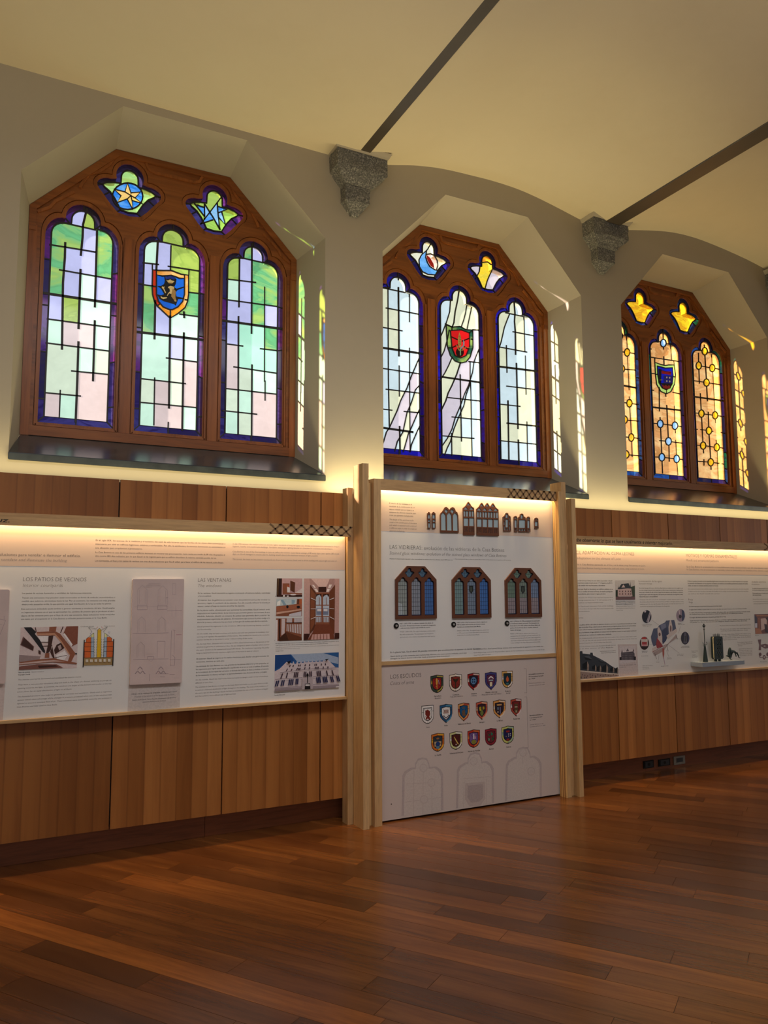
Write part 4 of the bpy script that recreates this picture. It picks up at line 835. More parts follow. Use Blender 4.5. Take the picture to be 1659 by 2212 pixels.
# printed photographs
br, db, lw, pk, bl, wt = srgb(140, 84, 60), srgb(62, 32, 24), srgb(196, 168, 162), srgb(206, 188, 188), srgb(28, 24, 28), srgb(226, 220, 222)
P = [(pk, [(285, 162), (1080, 143), (1058, 722), (260, 748)]), (srgb(150, 130, 130), [(265, 540), (560, 560), (530, 640), (260, 640)]),
     (bl, [(325, 160), (430, 158), (500, 225), (480, 250), (560, 350), (620, 480), (620, 520), (590, 500), (440, 300)]), (srgb(120, 84, 80), [(318, 285), (470, 425), (458, 490), (278, 405)]), (db, [(330, 300), (460, 430), (452, 480), (290, 400)]),
     (br, [(500, 225), (760, 212), (830, 250), (950, 400), (1040, 520), (980, 640), (930, 640), (965, 540), (850, 380), (760, 275), (520, 275)]), (srgb(190, 140, 112), [(505, 245), (755, 240), (850, 350), (965, 535), (955, 545), (840, 370), (750, 262), (510, 268)]),
     (br, [(680, 155), (780, 150), (770, 212), (676, 215)]), (db, seg((485, 160), (500, 222), 12)), (db, seg((870, 150), (835, 235), 12)), (srgb(128, 74, 56), [(915, 148), (1078, 145), (1066, 385), (985, 425), (870, 250)]), (wt, [(870, 250), (890, 240), (1000, 395), (985, 425)]),
     (db, [(670, 280), (735, 275), (700, 470), (620, 575), (660, 400)]), (wt, [(520, 285), (665, 282), (655, 360), (560, 355)]), (db, seg((550, 370), (665, 366), 7)), (db, seg((590, 420), (720, 412), 10)), (db, [(780, 400), (840, 372), (885, 445), (760, 530), (745, 470)]), (srgb(170, 150, 150), [(795, 420), (835, 400), (850, 450), (815, 480)]),
     (br, [(625, 515), (680, 515), (680, 578), (615, 578)]), (db, [(690, 500), (720, 420), (750, 580), (735, 590)]), (wt, [(770, 545), (890, 480), (930, 545), (880, 620), (790, 610)]), (db, seg((750, 580), (920, 545), 7)), (db, [(530, 470), (560, 490), (560, 535), (530, 520)]),
     (br, [(265, 640), (540, 600), (740, 585), (930, 625), (1060, 650), (1058, 668), (720, 640), (265, 678)]), (lw, [(265, 655), (560, 622), (740, 612), (900, 630), (720, 632), (265, 672)]), (srgb(120, 76, 66), [(262, 700), (520, 668), (780, 670), (870, 715), (262, 746)]), (db, [(520, 690), (760, 680), (800, 700), (540, 722)]), (bl, ell(1048, 524, 12))]
prt('courtyard_photo', L, fd, P)
ob, gb, yl, tn, ln_ = srgb(206, 98, 42), srgb(160, 180, 200), srgb(222, 178, 30), srgb(160, 132, 86), srgb(36, 30, 30)
P = [(tn, [(1155, 578), (1550, 568), (1548, 676), (1150, 686)]), (ob, [(1165, 365), (1255, 362), (1250, 578), (1158, 578)]), (ob, [(1185, 365), (1185, 322), (1215, 300), (1255, 296), (1255, 365)]), (gb, [(1255, 300), (1294, 296), (1294, 574), (1252, 576)]), (srgb(222, 222, 160), [(1255, 296), (1255, 272), (1294, 236), (1294, 296)]),
     (ob, [(1472, 352), (1558, 352), (1552, 570), (1466, 572)]), (ob, [(1475, 295), (1510, 292), (1540, 312), (1540, 352), (1475, 352)]), (gb, [(1436, 298), (1475, 296), (1466, 572), (1424, 574)]), (srgb(222, 222, 160), [(1440, 234), (1475, 262), (1475, 296), (1440, 298)]),
     (yl, [(1345, 200), (1392, 198), (1390, 400), (1392, 572), (1330, 574), (1340, 420)]), (srgb(230, 200, 120), [(1340, 200), (1368, 172), (1396, 198)])]
for a, b in (((1160, 430), (1294, 428)), ((1160, 494), (1294, 492)), ((1165, 365), (1294, 362)), ((1424, 424), (1555, 420)), ((1424, 492), (1553, 488)), ((1430, 358), (1556, 352)), ((1185, 322), (1294, 234)), ((1440, 234), (1542, 312)), ((1255, 272), (1252, 576)), ((1294, 236), (1294, 574)), ((1475, 262), (1466, 572)), ((1440, 234), (1424, 574)), ((1185, 322), (1185, 366)), ((1542, 312), (1542, 352)),
             ((1338, 202), (1368, 172)), ((1368, 172), (1398, 202)), ((1345, 200), (1330, 574)), ((1392, 198), (1392, 572)), ((1150, 580), (1552, 570)), ((1150, 688), (1552, 676)), ((1158, 365), (1165, 578)), ((1218, 158), (1268, 222)), ((1218, 158), (1325, 180)), ((1478, 152), (1420, 228)), ((1478, 152), (1400, 196))): P.append((ln_, seg(a, b, 3.5)))
P += [(ln_, seg((1160, 332), (1144, 708), 14)), (ln_, seg((1566, 320), (1552, 690), 14))]
for i in range(6):
    for j in range(3): P.append((srgb(236, 232, 222), rct(1180 + 61.5 * i + 12 * j, 602 - i * 1.5, 1188 + 61.5 * i + 12 * j, 640 - i * 1.5)))
for k in range(7):
    for xx in (1300, 1330, 1400, 1424): P.append((ln_, seg((xx - 3, 320 + k * 36), (xx + 3, 332 + k * 36), 4)))
for k, (xx, yy) in enumerate([(1330, 162), (1343, 150), (1396, 150), (1408, 164)]): P.append((srgb(180, 40, 40), seg((xx, yy), (xx + (4 if k > 1 else -4), yy + 14), 5)))
for xx, yy in [(1236, 240), (1252, 226), (1240, 254), (1482, 228), (1500, 226), (1492, 246)]: P.append((srgb(50, 70, 150), seg((xx, yy), (xx + 14, yy - 3), 5)))
prt('building_section_diagram', L, fd, P)
PG(L, fd, ['Circulación del aire'], 1108, 156, 1108, 156, 1296, 13, 't1', name='caption_text'); PG(L, fd, ['Patios de luces'], 1436, 150, 1436, 150, 1582, 13, 't1', name='caption_text')
P = [(srgb(196, 160, 162), [(138, 147), (555, 149), (553, 450), (131, 450)]), (db, [(138, 147), (222, 147), (215, 450), (131, 450)]), (srgb(120, 100, 70), seg((160, 150), (150, 445), 10)), (bl, seg((190, 150), (185, 445), 14)), (br, rct(232, 230, 345, 410)), (srgb(168, 84, 56), rct(300, 255, 345, 300)), (wt, [(306, 285), (350, 300), (350, 380), (306, 380)]), (srgb(90, 52, 34), [(358, 185), (438, 215), (430, 382), (358, 345)]), (srgb(214, 200, 200), [(440, 380), (553, 310), (553, 400), (440, 395)]), (br, seg((235, 392), (553, 402), 22)), (db, rct(135, 418, 553, 450)), (wt, [(240, 420), (270, 420), (270, 450), (235, 450)]), (wt, [(300, 430), (330, 430), (330, 450), (300, 450)]), (wt, ell(405, 415, 50, 12))]
prt('shutter_photo', L, fg, P)
P = [(br, [(130, 488), (551, 484), (549, 768), (124, 770)]), (srgb(196, 208, 210), [(130, 488), (468, 486), (460, 570), (130, 608)]), (srgb(140, 168, 186), [(200, 500), (240, 500), (300, 590), (250, 596)]), (srgb(140, 168, 186), [(380, 500), (440, 510), (420, 570), (380, 570)]), (srgb(240, 240, 236), [(140, 540), (200, 500), (190, 590), (140, 600)]), (db, seg((488, 490), (480, 620), 14)), (srgb(180, 96, 60), [(510, 486), (551, 486), (549, 640), (500, 650)]), (srgb(160, 96, 70), [(130, 612), (545, 568), (545, 640), (130, 700)]), (srgb(206, 160, 140), [(130, 705), (540, 650), (540, 672), (130, 740)]), (srgb(200, 196, 206), [(345, 735), (540, 690), (540, 768), (330, 768)]), (bl, ell(310, 616, 20, 24)), (bl, ell(490, 620, 30, 20))]
prt('vent_photo', L, fg, P)
P = [(br, [(124, 808), (551, 803), (547, 1166), (118, 1182)]), (srgb(196, 186, 190), [(290, 808), (551, 806), (549, 870), (285, 880)]), (wt, [(124, 830), (152, 830), (145, 1180), (118, 1182)]), (srgb(206, 190, 192), [(215, 815), (275, 815), (265, 1050), (210, 1090)]), (db, seg((180, 815), (180, 1170), 26)), (br, seg((290, 808), (275, 1020), 20)), (br, seg((405, 806), (400, 1130), 32)), (db, seg((280, 880), (548, 880), 12))]
for i in range(9): xx = 300 + i * 28; P.append((srgb(214, 206, 208), [(xx, 905), (xx + 14, 903), (xx + 10, 1020 + i * 6), (xx - 4, 1012 + i * 6)]))
P += [(srgb(100, 56, 36), [(270, 1020), (546, 1120), (547, 1166), (300, 1172)]), (srgb(70, 40, 26), [(160, 1150), (280, 1040), (330, 1170), (180, 1180)])]
prt('balustrade_photo', L, fg, P)
P = [(srgb(196, 158, 152), [(586, 149), (1166, 152), (1158, 1140), (574, 1165)]), (srgb(222, 190, 182), [(690, 152), (1080, 152), (960, 290), (820, 290)]), (srgb(176, 140, 134), [(670, 152), (700, 152), (830, 290), (820, 370), (690, 250)]), (srgb(176, 140, 134), [(1010, 152), (1090, 152), (1085, 250), (950, 370), (950, 290)]), (srgb(240, 225, 220), [(715, 255), (745, 255), (780, 305), (755, 305)]), (srgb(240, 225, 220), [(750, 320), (790, 320), (822, 370), (785, 370)]), (srgb(240, 225, 220), [(1000, 250), (1045, 250), (1020, 305), (980, 305)]), (srgb(240, 225, 220), [(965, 320), (1010, 320), (990, 368), (950, 368)]),
     (db, rct(822, 288, 950, 372)), (srgb(96, 54, 36), [(684, 250), (778, 380), (770, 960), (675, 1075)]), (srgb(132, 78, 52), [(690, 300), (760, 400), (755, 900), (690, 1020)]), (srgb(110, 62, 40), [(1000, 370), (1095, 250), (1085, 1080), (1000, 960)]), (srgb(188, 200, 214), rct(780, 400, 995, 870)), (srgb(120, 130, 156), rct(785, 640, 985, 750)), (wt, rct(800, 650, 870, 690)), (wt, rct(905, 650, 970, 690)), (br, rct(868, 380, 895, 900)), (br, rct(775, 380, 1000, 405)), (br, rct(780, 582, 995, 597)), (br, rct(775, 770, 1000, 785)), (db, [(780, 405), (870, 405), (870, 460), (840, 415), (800, 430), (780, 460)]), (db, [(895, 405), (995, 405), (995, 460), (960, 415), (920, 430), (895, 460)]), (br, rct(778, 870, 1000, 905))]
for i in range(8): P.append((br, rct(790 + i * 27, 790, 798 + i * 27, 870)))
for xx in (830, 942): P.append((br, rct(xx, 460, xx + 8, 585)))
P += [(srgb(120, 64, 44), [(770, 905), (1000, 905), (1060, 1020), (1080, 1146), (640, 1162), (720, 1040)]), (srgb(206, 160, 152), [(720, 1070), (1000, 1060), (1005, 1148), (690, 1160)]), (srgb(64, 32, 26), [(580, 1060), (680, 1060), (640, 1162), (576, 1165)]), (srgb(64, 32, 26), [(1090, 1045), (1160, 1045), (1158, 1140), (1080, 1146)])]
for i in range(5): P.append((srgb(150, 96, 84), [(740 + i * 52, 1068), (752 + i * 52, 1068), (748 + i * 54, 1154), (732 + i * 54, 1155)]))
for yy in (470, 650, 820): P += [(wt, seg((690, yy), (775, yy + 40 - (yy - 470) * .22), 9)), (wt, seg((1000, yy + 30 - (yy - 470) * .2), (1075, yy), 9))]
prt('balcony_door_photo', L, fg, P)
sk, fc_, wd_ = srgb(44, 92, 150), srgb(206, 192, 196), srgb(70, 54, 66)
P = [(sk, [(108, 1412), (1158, 1366), (1152, 1938), (94, 2006)]), (srgb(160, 176, 200), [(370, 1400), (900, 1378), (1150, 1450), (1150, 1560), (900, 1500), (480, 1530)]), (srgb(30, 70, 130), [(108, 1412), (360, 1402), (420, 1500), (110, 1650)]),
     (fc_, [(100, 1680), (180, 1640), (300, 1520), (420, 1560), (620, 1530), (900, 1515), (980, 1490), (1100, 1610), (1155, 1620), (1152, 1938), (94, 2006)])]
for i in range(11): xx = 330 + i * 62; P.append((fc_, [(xx, 1562 - i * 3), (xx + 18, 1515 - i * 3), (xx + 36, 1560 - i * 3)]))
def lanc(x, y, w_, h_, sl, col=None): return (col or wd_, [(x, y), (x + w_ * .5, y - w_ * .6), (x + w_, y), (x + w_ + sl, y + h_), (x + sl, y + h_)])
for i, (x, y, w_) in enumerate([(345, 1580, 18), (400, 1580, 18), (490, 1572, 16), (515, 1572, 16), (595, 1568, 18), (668, 1566, 18), (755, 1560, 16), (780, 1560, 16), (860, 1556, 16), (925, 1552, 18)]): P.append(lanc(x, y, w_, 26, -6 + (x - 600) * .02))
for x, y in [(300, 1640), (375, 1640), (465, 1628), (490, 1628), (510, 1628), (590, 1616), (668, 1610), (760, 1608), (785, 1608), (808, 1608), (890, 1604), (965, 1600)]: P.append(lanc(x, y, 16, 32, -8 + (x - 640) * .03))
for x, y in [(215, 1720), (300, 1705), (420, 1696), (445, 1696), (470, 1696), (575, 1690), (600, 1690), (665, 1684), (690, 1684), (785, 1676), (810, 1676), (835, 1676), (940, 1670), (1030, 1662)]: P.append(lanc(x, y, 19, 80, -22 + (x - 300) * .06))
for x, y in [(120, 1840), (150, 1835), (210, 1830), (240, 1826), (330, 1818), (358, 1815), (386, 1812), (440, 1806), (466, 1803), (775, 1782), (800, 1780), (824, 1778), (880, 1775), (906, 1772), (930, 1770), (1000, 1765), (1026, 1762), (1100, 1758), (1126, 1756)]: P.append(lanc(x, y, 21, 88, -26 + (x - 100) * .055, srgb(44, 48, 84)))
for a, b in (((180, 1700), (640, 1640)), ((640, 1640), (1110, 1620)), ((100, 1810), (550, 1780)), ((720, 1765), (1150, 1740)), ((96, 1950), (540, 1925)), ((720, 1900), (1150, 1885))): P.append((srgb(120, 104, 112), seg(a, b, 7)))
P += [(srgb(150, 136, 142), [(96, 1960), (530, 1936), (530, 1976), (94, 2004)]), (srgb(150, 136, 142), [(720, 1918), (1152, 1896), (1152, 1938), (720, 1966)]), (srgb(180, 166, 170), [(545, 1780), (715, 1772), (715, 1968), (540, 1975)]), (bl, [(590, 1880), (675, 1874), (680, 1968), (585, 1974)]), (bl, seg((632, 1700), (630, 1870), 14)), (bl, ell(632, 1740, 18, 26)), (wt, rct(596, 1890, 668, 1916)), (bl, [(290, 1520), (360, 1500), (330, 1560)]), (bl, [(920, 1480), (980, 1470), (940, 1510)]), (wt, [(1095, 1925), (1152, 1918), (1152, 1936), (1095, 1942)])]
prt('facade_photo', L, fg, P)
# raised plaques with faint architectural drawings
fh = Fr(150 / 1106, 260, 1240, YB - .022)
def plaque(pts, y1, lines, fr, name='raised_plaque'):
    bm = bmesh.new(); slab(bm, [[fr(*p) for p in pts]], fr.y, y1); o = done(bm, name, M['plaque'], L)
    if lines: prt('architectural_drawing', o, fr, [(c_, seg(a, b, w_)) for c_, a, b, w_ in lines], lift=.0004, step=.00001)
    return o
lc, ld = srgb(178, 160, 160), srgb(150, 132, 138)
DR = [(lc, (220, 522), (760, 515), 4), (ld, (272, 498), (425, 498), 5), (ld, (272, 568), (425, 568), 5), (ld, (272, 498), (268, 568), 4), (ld, (425, 498), (428, 568), 4), (ld, (595, 500), (745, 498), 5), (ld, (592, 566), (745, 562), 5), (ld, (595, 500), (592, 566), 4), (ld, (742, 498), (745, 562), 4), (ld, (740, 585), (980, 578), 4), (ld, (195, 948), (765, 936), 5), (srgb(170, 90, 120), (890, 965), (975, 965), 5), (ld, (205, 1362), (765, 1350), 4), (ld, (780, 1365), (965, 1360), 4), (ld, (468, 1590), (466, 1705), 6), (ld, (600, 1590), (765, 1588), 4), (ld, (785, 1598), (865, 1596), 4), (ld, (630, 1638), (715, 1640), 5), (lc, (850, 1655), (935, 1655), 3),
      (ld, (590, 1070), (712, 1072), 6), (ld, (590, 1070), (585, 1330), 4), (ld, (712, 1072), (705, 1330), 4), (ld, (430, 1315), (530, 1312), 5), (ld, (530, 1312), (530, 1350), 4), (ld, (430, 1315), (432, 1360), 4), (lc, (432, 1360), (490, 1395), 3), (lc, (490, 1395), (530, 1350), 3), (lc, (400, 1275), (570, 1272), 3),
      (ld, (815, 900), (795, 1460), 4), (ld, (865, 900), (855, 1280), 3), (ld, (835, 890), (875, 900), 4), (ld, (830, 1290), (875, 1340), 5), (ld, (868, 1340), (865, 1450), 4), (ld, (790, 1450), (865, 1452), 4), (lc, (830, 150), (880, 150), 4), (lc, (830, 150), (830, 330), 4), (lc, (880, 150), (880, 330), 4), (lc, (830, 330), (880, 330), 4), (lc, (820, 560), (820, 680), 4), (lc, (880, 500), (885, 680), 4), (ld, (725, 380), (760, 378), 8), (lc, (410, 186), (640, 186), 6), (lc, (450, 150), (630, 150), 4), (lc, (430, 168), (630, 168), 4), (lc, (400, 208), (500, 208), 4)]
for cx_, y0_, y1_, hw_ in ((350, 175, 495, 75), (675, 185, 495, 75), (338, 680, 930, 62), (660, 680, 920, 62), (325, 1080, 1330, 60)):
    DR += [(lc, (cx_ - hw_, y0_ + hw_), (cx_ - hw_, y1_), 4), (lc, (cx_ + hw_, y0_ + hw_), (cx_ + hw_, y1_), 4), (lc, (cx_ - hw_, y0_ + hw_), (cx_, y0_), 5), (lc, (cx_ + hw_, y0_ + hw_), (cx_, y0_), 5), (lc, (cx_ - hw_ * .6, y0_ + hw_), (cx_ - hw_ * .6, y1_ - 20), 3), (lc, (cx_ + hw_ * .6, y0_ + hw_), (cx_ + hw_ * .6, y1_ - 20), 3)]
for cx_ in (315, 645):
    DR += [(ld, (cx_ - 80, 1590), (cx_ - 40, 1540), 9), (ld, (cx_ - 40, 1540), (cx_, 1585), 9), (ld, (cx_, 1585), (cx_ + 40, 1540), 9), (ld, (cx_ + 40, 1540), (cx_ + 80, 1590), 9), (ld, (cx_ - 40, 1520), (cx_, 1475), 9), (ld, (cx_, 1475), (cx_ + 40, 1520), 9)]
plaque([(195, 95), (205, 82), (1010, 80), (1016, 95), (975, 1722), (965, 1730), (150, 1768)], YB - .003, DR, fh)
prt('grey_strip', L, Fr(150 / 1106, 260, 1240, YB), [(srgb(200, 190, 186), [(130, 1762), (955, 1730), (945, 2100), (945, 2124), (115, 2190)])], lift=.0003)
PG(L, Fr(150 / 1106, 260, 1240, YB), ['Dibujos de las ventanas de la fachada, realizados por Gaudí'], 180, 1922, 180, 1922, 895, 22, 't1', name='caption_text')
PG(L, Fr(150 / 1106, 260, 1240, YB), ['Drawings of the windows of the façade made by Gaudí'], 222, 1966, 222, 1966, 860, 20, 't3', True, name='caption_text')
PG(L, Fr(150 / 1106, 260, 1240, YB), ["Càtedra Gaudí. Escola Tècnica Superior d'Arquitectura de Barcelona."], 185, 2018, 185, 2018, 885, 18, 't1', name='caption_text')
PG(L, Fr(150 / 1106, 260, 1240, YB), ['Universitat Politècnica de Catalunya'], 352, 2048, 352, 2048, 722, 17, 't1', name='caption_text')
f2 = Fr(1, 0, 0, YB - .022)
plaque([(-240, 1273), (18, 1273.5), (21, 1276), (11, 1474), (9, 1476.5), (-240, 1490)], YB - .003, [(ld, (-2, 1337), (12, 1340), .7), (ld, (12, 1340), (0, 1371), .7), (ld, (9, 1330), (9, 1340), .6), (lc, (-3, 1350), (5, 1349), .6)], f2)
prt('grey_strip', L, f0, [(srgb(204, 188, 184), [(-60, 1484), (11, 1478), (6, 1557.5), (-60, 1564)])], lift=.0003)
# ---------------------------------------------------------------- tall central display
YC = -.332
C = empty('tall_display', (2.0, YC, 0)); tag(C, 'tall floor-standing display of stained glass and coats of arms, framed in pale wood posts', 'display board')
B('panel', M['white'], C, 1.197, 2.79, YC, -.29, .012, 2.31, .001)
zb = pl(1000, 1157, YC)[1]
B('peach_band', M['band'], C, 1.197, 2.777, YC - .0004, YC, 2.008, 2.31, 0)
zl = pl(827, 1437, YC)[1]
B('lower_panel', M['lower'], C, 1.197, 2.777, YC - .0005, YC, .012, zl, 0)
B('carcass', M['pine'], C, 1.20, 2.76, -.289, -.172, .01, 2.36, .002)
B('divider_rail', M['pinex'], C, 1.197, 2.777, YC - .014, YC - .0006, zl, zl + .026, .002)
B('left_stile', M['pine'], C, 1.140, 1.1965, -.389, -.30, 0, 2.372, .002)
cr = B('header_rail', M['pinex'], C, 1.197, 2.777, -.389, -.372, 2.296, 2.372, .002)
B('header_top', M['pinex'], C, 1.197, 2.777, -.3715, -.30, 2.350, 2.366, .001)
B('right_stile', M['pine'], C, 2.789, 2.830, -.420, -.30, 0, 2.372, .002)
bm = bmesh.new(); box(bm, 2.777, 2.789, -.4195, -.345, 0, 2.37); done(bm, 'ply_edge', M['ply'], C)
B('tall_post', M['pine'], C, 1.041, 1.088, -.412, -.262, 0, 2.470, .002)
B('tall_post', M['pine'], C, 2.838, 2.884, -.386, -.25, 0, 2.455, .002)
B('narrow_post', M['pine'], C, 1.0, 1.0405, -.258, -.1725, 0, 2.314, .002)
B('narrow_post', M['pine'], C, 2.8855, 2.927, -.447, -.385, 0, 2.316, .002)
bm = bmesh.new(); box(bm, 1.092, 1.137, -.345, -.262, 0, 2.345); done(bm, 'ply_edge', M['ply'], C)
lattice(cr, -.389, pl(1097, 1060, -.389)[0], 2.775, 2.298, 2.370, 8)
led('header_strip_light', C, 1.21, 2.77, -.352, 2.342, (0, .06, -1), 7, (1, .74, .36), .014, 1.6)
fq = Fr(190 / 1659, 830, 1070, YC)
PG(C, fq, [('El diseño de las ventanas es el', .83), ('resultado de la combinación de un', .94), ('mismo módulo que se repite y se', .91), ('compone de distintas maneras para', .99), ('crear una aparente multiplicidad.', .89)], 95, 160, 97, 383, 603, 26, 't1')
PG(C, fq, [('The design of the windows is the', .88), ('result of the combination of the same', 1), ('unit which is repeated and combined', .99), ('in different ways in order to create an', .99), ('apparent multiplicity.', .56)], 97, 464, 97, 680, 612, 26, 't2', True)
T(C, fq, 'LAS VIDRIERAS: evolución de las vidrieras de la Casa Botines', 102, 1010, 2262, 76, 't1', off=-.017)
T(C, fq, 'Stained glass windows: evolution of the stained glass windows of Casa Botines', 100, 1115, 2303, 60, 't2', True, -.014)
T(C, fq, 'Presiona los botones para descubrir cómo han cambiado las vidrieras de la Casa Botines desde 1893 hasta hoy.', 102, 1203, 1292, 16, 't1', off=.008, name='caption_text')
T(C, fq, '/  Press the buttons to discover how the stained glass windows of Casa Botines have changed from 1893 to this day.', 1312, 1208, 2390, 15, 't2', True, .0, name='caption_text')
fk = Fr(175 / 1659, 835, 1210, YC); fn = Fr(250 / 1659, 960, 1210, YC)
PG(C, fk, [('FASE 1 (1893-1929). Las vidrieras originales eran planas, sin', .93), 'decoración. El emplomado formaba una cuadrícula transparente', ('y cada una de las ventanas estaba dividida de cuadros.', .85)], 270, 1312, 272, 1404, 1003, 24, 't1', off=.004)
PG(C, fk, ['PHASE 1 (1893-1929). The original stained glass windows were', ('flat, with no decoration. The stained glass was transparent', .95), 'grid and each of the windows was divided into small squares.'], 272, 1478, 274, 1590, 994, 22, 't3', True)
PG(C, fn, [('FASE 2 (1929-1996). Se mantiene el diseño original y en', .97), ('1929 se añaden varios escudos en el cuerpo central,', .9), ('diseñados por el artista David López Merille.', .76)], 178, 902, 180, 966, 625, 16, 't1', off=.004)
PG(C, fn, ['PHASE 2 (1929-1996). The original design was retained and', 'in 1929 several coats of arms were added to the central body,', ('designed by the artist David López Merille.', .7)], 180, 1020, 182, 1084, 636, 14, 't3', True)
PG(C, fn, ['FASE 3 (1996-hoy). En 1996 se mantienen los escudos pero', ('se transforma la retícula rectangular. El artista leonés Luis', .97), 'García Zurdo (1931-2020) realiza en las vidrieras diseños de', ('sueños y formas diversas (flores, estrellas), alusivas al', .93), ('Camino de Santiago.', .36)], 938, 886, 944, 1012, 1368, 16, 't1', off=.004)
PG(C, fn, [('PHASE 3 (1996-today). In 1996 the coats of arms were', .9), 'maintained but the rectangular grid was transformed. The', 'Leonese artist Luis García Zurdo (1931-2020) designed the', 'stained glass windows with dreams and diverse shapes, such', 'as stars, alluding to the Way of Saint James and its symbols.'], 944, 1064, 950, 1194, 1376, 14, 't3', True)
PG(C, fk, ['En la planta baja, Gaudí abrió 20 grandes ventanales que ennoblecerían el aspecto a la tienda de tejidos.'], 78, 1902, 78, 1902, 1940, 28, 't1', off=.006)
PG(C, fk, [('Gaudí diseñó grandes ventanales para la planta baja, abiertos a los cuatro puntos cardinales, con lo que', 1), ('consiguió luz natural durante todo el día, desde el amanecer hasta el anochecer.', .775)], 78, 1982, 78, 2030, 1640, 26, 't1')
PG(C, fn, ['On the ground floor, Gaudí opened 20 large windows which would ennoble the appearance of the textile shop.'], 418, 1286, 418, 1286, 1420, 18, 't1', True)
PG(C, fn, ['Gaudí designed large windows for the ground floor, open to the four cardinal points, thus providing natural light all day', ('long, from dawn to dusk.', .23)], 418, 1334, 420, 1370, 1436, 16, 't3', True)
for fr_, u, v, r, lab in ((fk, 193, 1343, 50, 0), (fk, 1368, 1316, 46, 0), (fn, 893, 905, 31, 0)):
    cx_, cz_ = fr_(u, v); r_ = abs(fr_(u + r, v)[0] - cx_)
    bm = bmesh.new(); slab(bm, [circle(cx_, cz_, r_, n=28), circle(cx_, cz_, r_ * .45, n=20)[::-1]], YC - .007, YC - .0006); o = done(bm, 'push_button', M['black'], C)
    bm = bmesh.new(); slab(bm, [circle(cx_, cz_, r_ * .42, n=20)], YC - .011, YC - .001); done(bm, 'chrome_cap', M['button'], o)
# the three cut-out window models
def mini(u0, u1, v0, v1, style, lab):
    x0, z0 = pl(u0, v1, YC); x1, _a = pl(u1, v1, YC); _b, z1 = pl(u0, v0, YC)
    sx_ = (x1 - x0) / 1.96; sz_ = (z1 - z0) / (4.787 - 2.60); xm = (x0 + x1) / 2
    mp = lambda L_: [(xm + x * sx_, z0 + (z - 2.60) * sz_) for x, z in L_]
    o_ = mp(octo(0, zb=2.60))
    holes = [mp(lancet(x, -.01)) for x in LC] + [mp(quat(x, -.005)) for x in QC]
    o = SL('window_model', M['miniwood'], C, [o_] + holes, YC - .014, YC - .0006); o['label'] = lab
    cols = {1: [srgb(150, 158, 156), srgb(140, 146, 158), srgb(72, 110, 170)], 2: [srgb(120, 148, 150), srgb(120, 136, 156), srgb(70, 112, 176)], 3: [srgb(112, 134, 120), srgb(126, 140, 130), srgb(120, 140, 170)]}[style]
    idf = lambda x, z: (x, z)
    P = []
    for i, x in enumerate(LC):
        ln_ = mp(lancet_in(x)); P.append((srgb(24, 30, 60), mp(lancet(x, -.008)))); P.append((cols[i], ln_))
        zt = 3.9 if style == 3 else 0
        if style == 3: P.append((srgb(150, 140, 146), mp([(x - .2, 2.78), (x + .2, 2.78), (x + .2, 3.45), (x - .2, 3.45)])))
        if i == 0 and style == 1: P.append((srgb(172, 182, 188), mp([(x - .2, 2.78), (x + .05, 2.78), (x, 3.2), (x - .2, 3.3)])))
        nx = 4; w_ = .0022
        for k in range(1, nx): xx = x - .205 + .41 * k / nx; P.append((srgb(26, 30, 40), seg(*mp([(xx, 2.78), (xx, 4.2)]), w_)))
        for k in range(1, 9): zz = 2.78 + k * .172; P.append((srgb(26, 30, 40), seg(*mp([(x - .2, zz), (x + .2, zz)]), w_)))
        if i == 1 and style > 1: P.append((srgb(36, 40, 44), mp([(-.09, 3.98), (.1, 3.98), (.1, 3.75), (0, 3.62), (-.09, 3.75)]))); P.append((srgb(70, 78, 70), mp([(-.05, 3.93), (.06, 3.93), (.05, 3.76), (0, 3.70), (-.05, 3.76)])))
    for x in QC: P.append((srgb(20, 30, 54), mp(quat(x, -.004)))); P.append((cols[0] if style == 3 else srgb(84, 112, 134), mp(quat_in(x))))
    for x in QC: P += [(srgb(26, 34, 50), seg(*mp([(x, 4.36), (x, 4.66)]), .002)), (srgb(26, 34, 50), seg(*mp([(x - .17, 4.51), (x + .17, 4.51)]), .002))]
    bm_fr = type('I', (), {'y': YC, '__call__': lambda s, u, v: (u, v)})()
    prt('glazing_print', o, bm_fr, P, lift=.0008, step=.00004)
mini(853, 941.8, 1222.5, 1337.8, 1, 'brown window model with plain grid glazing and a blue right light')
mini(976, 1059.6, 1224.5, 1335.6, 2, 'brown window model with grid glazing and one small crest')
mini(1090.8, 1168.8, 1226.5, 1334, 3, 'brown window model with greenish irregular glazing and a crest')
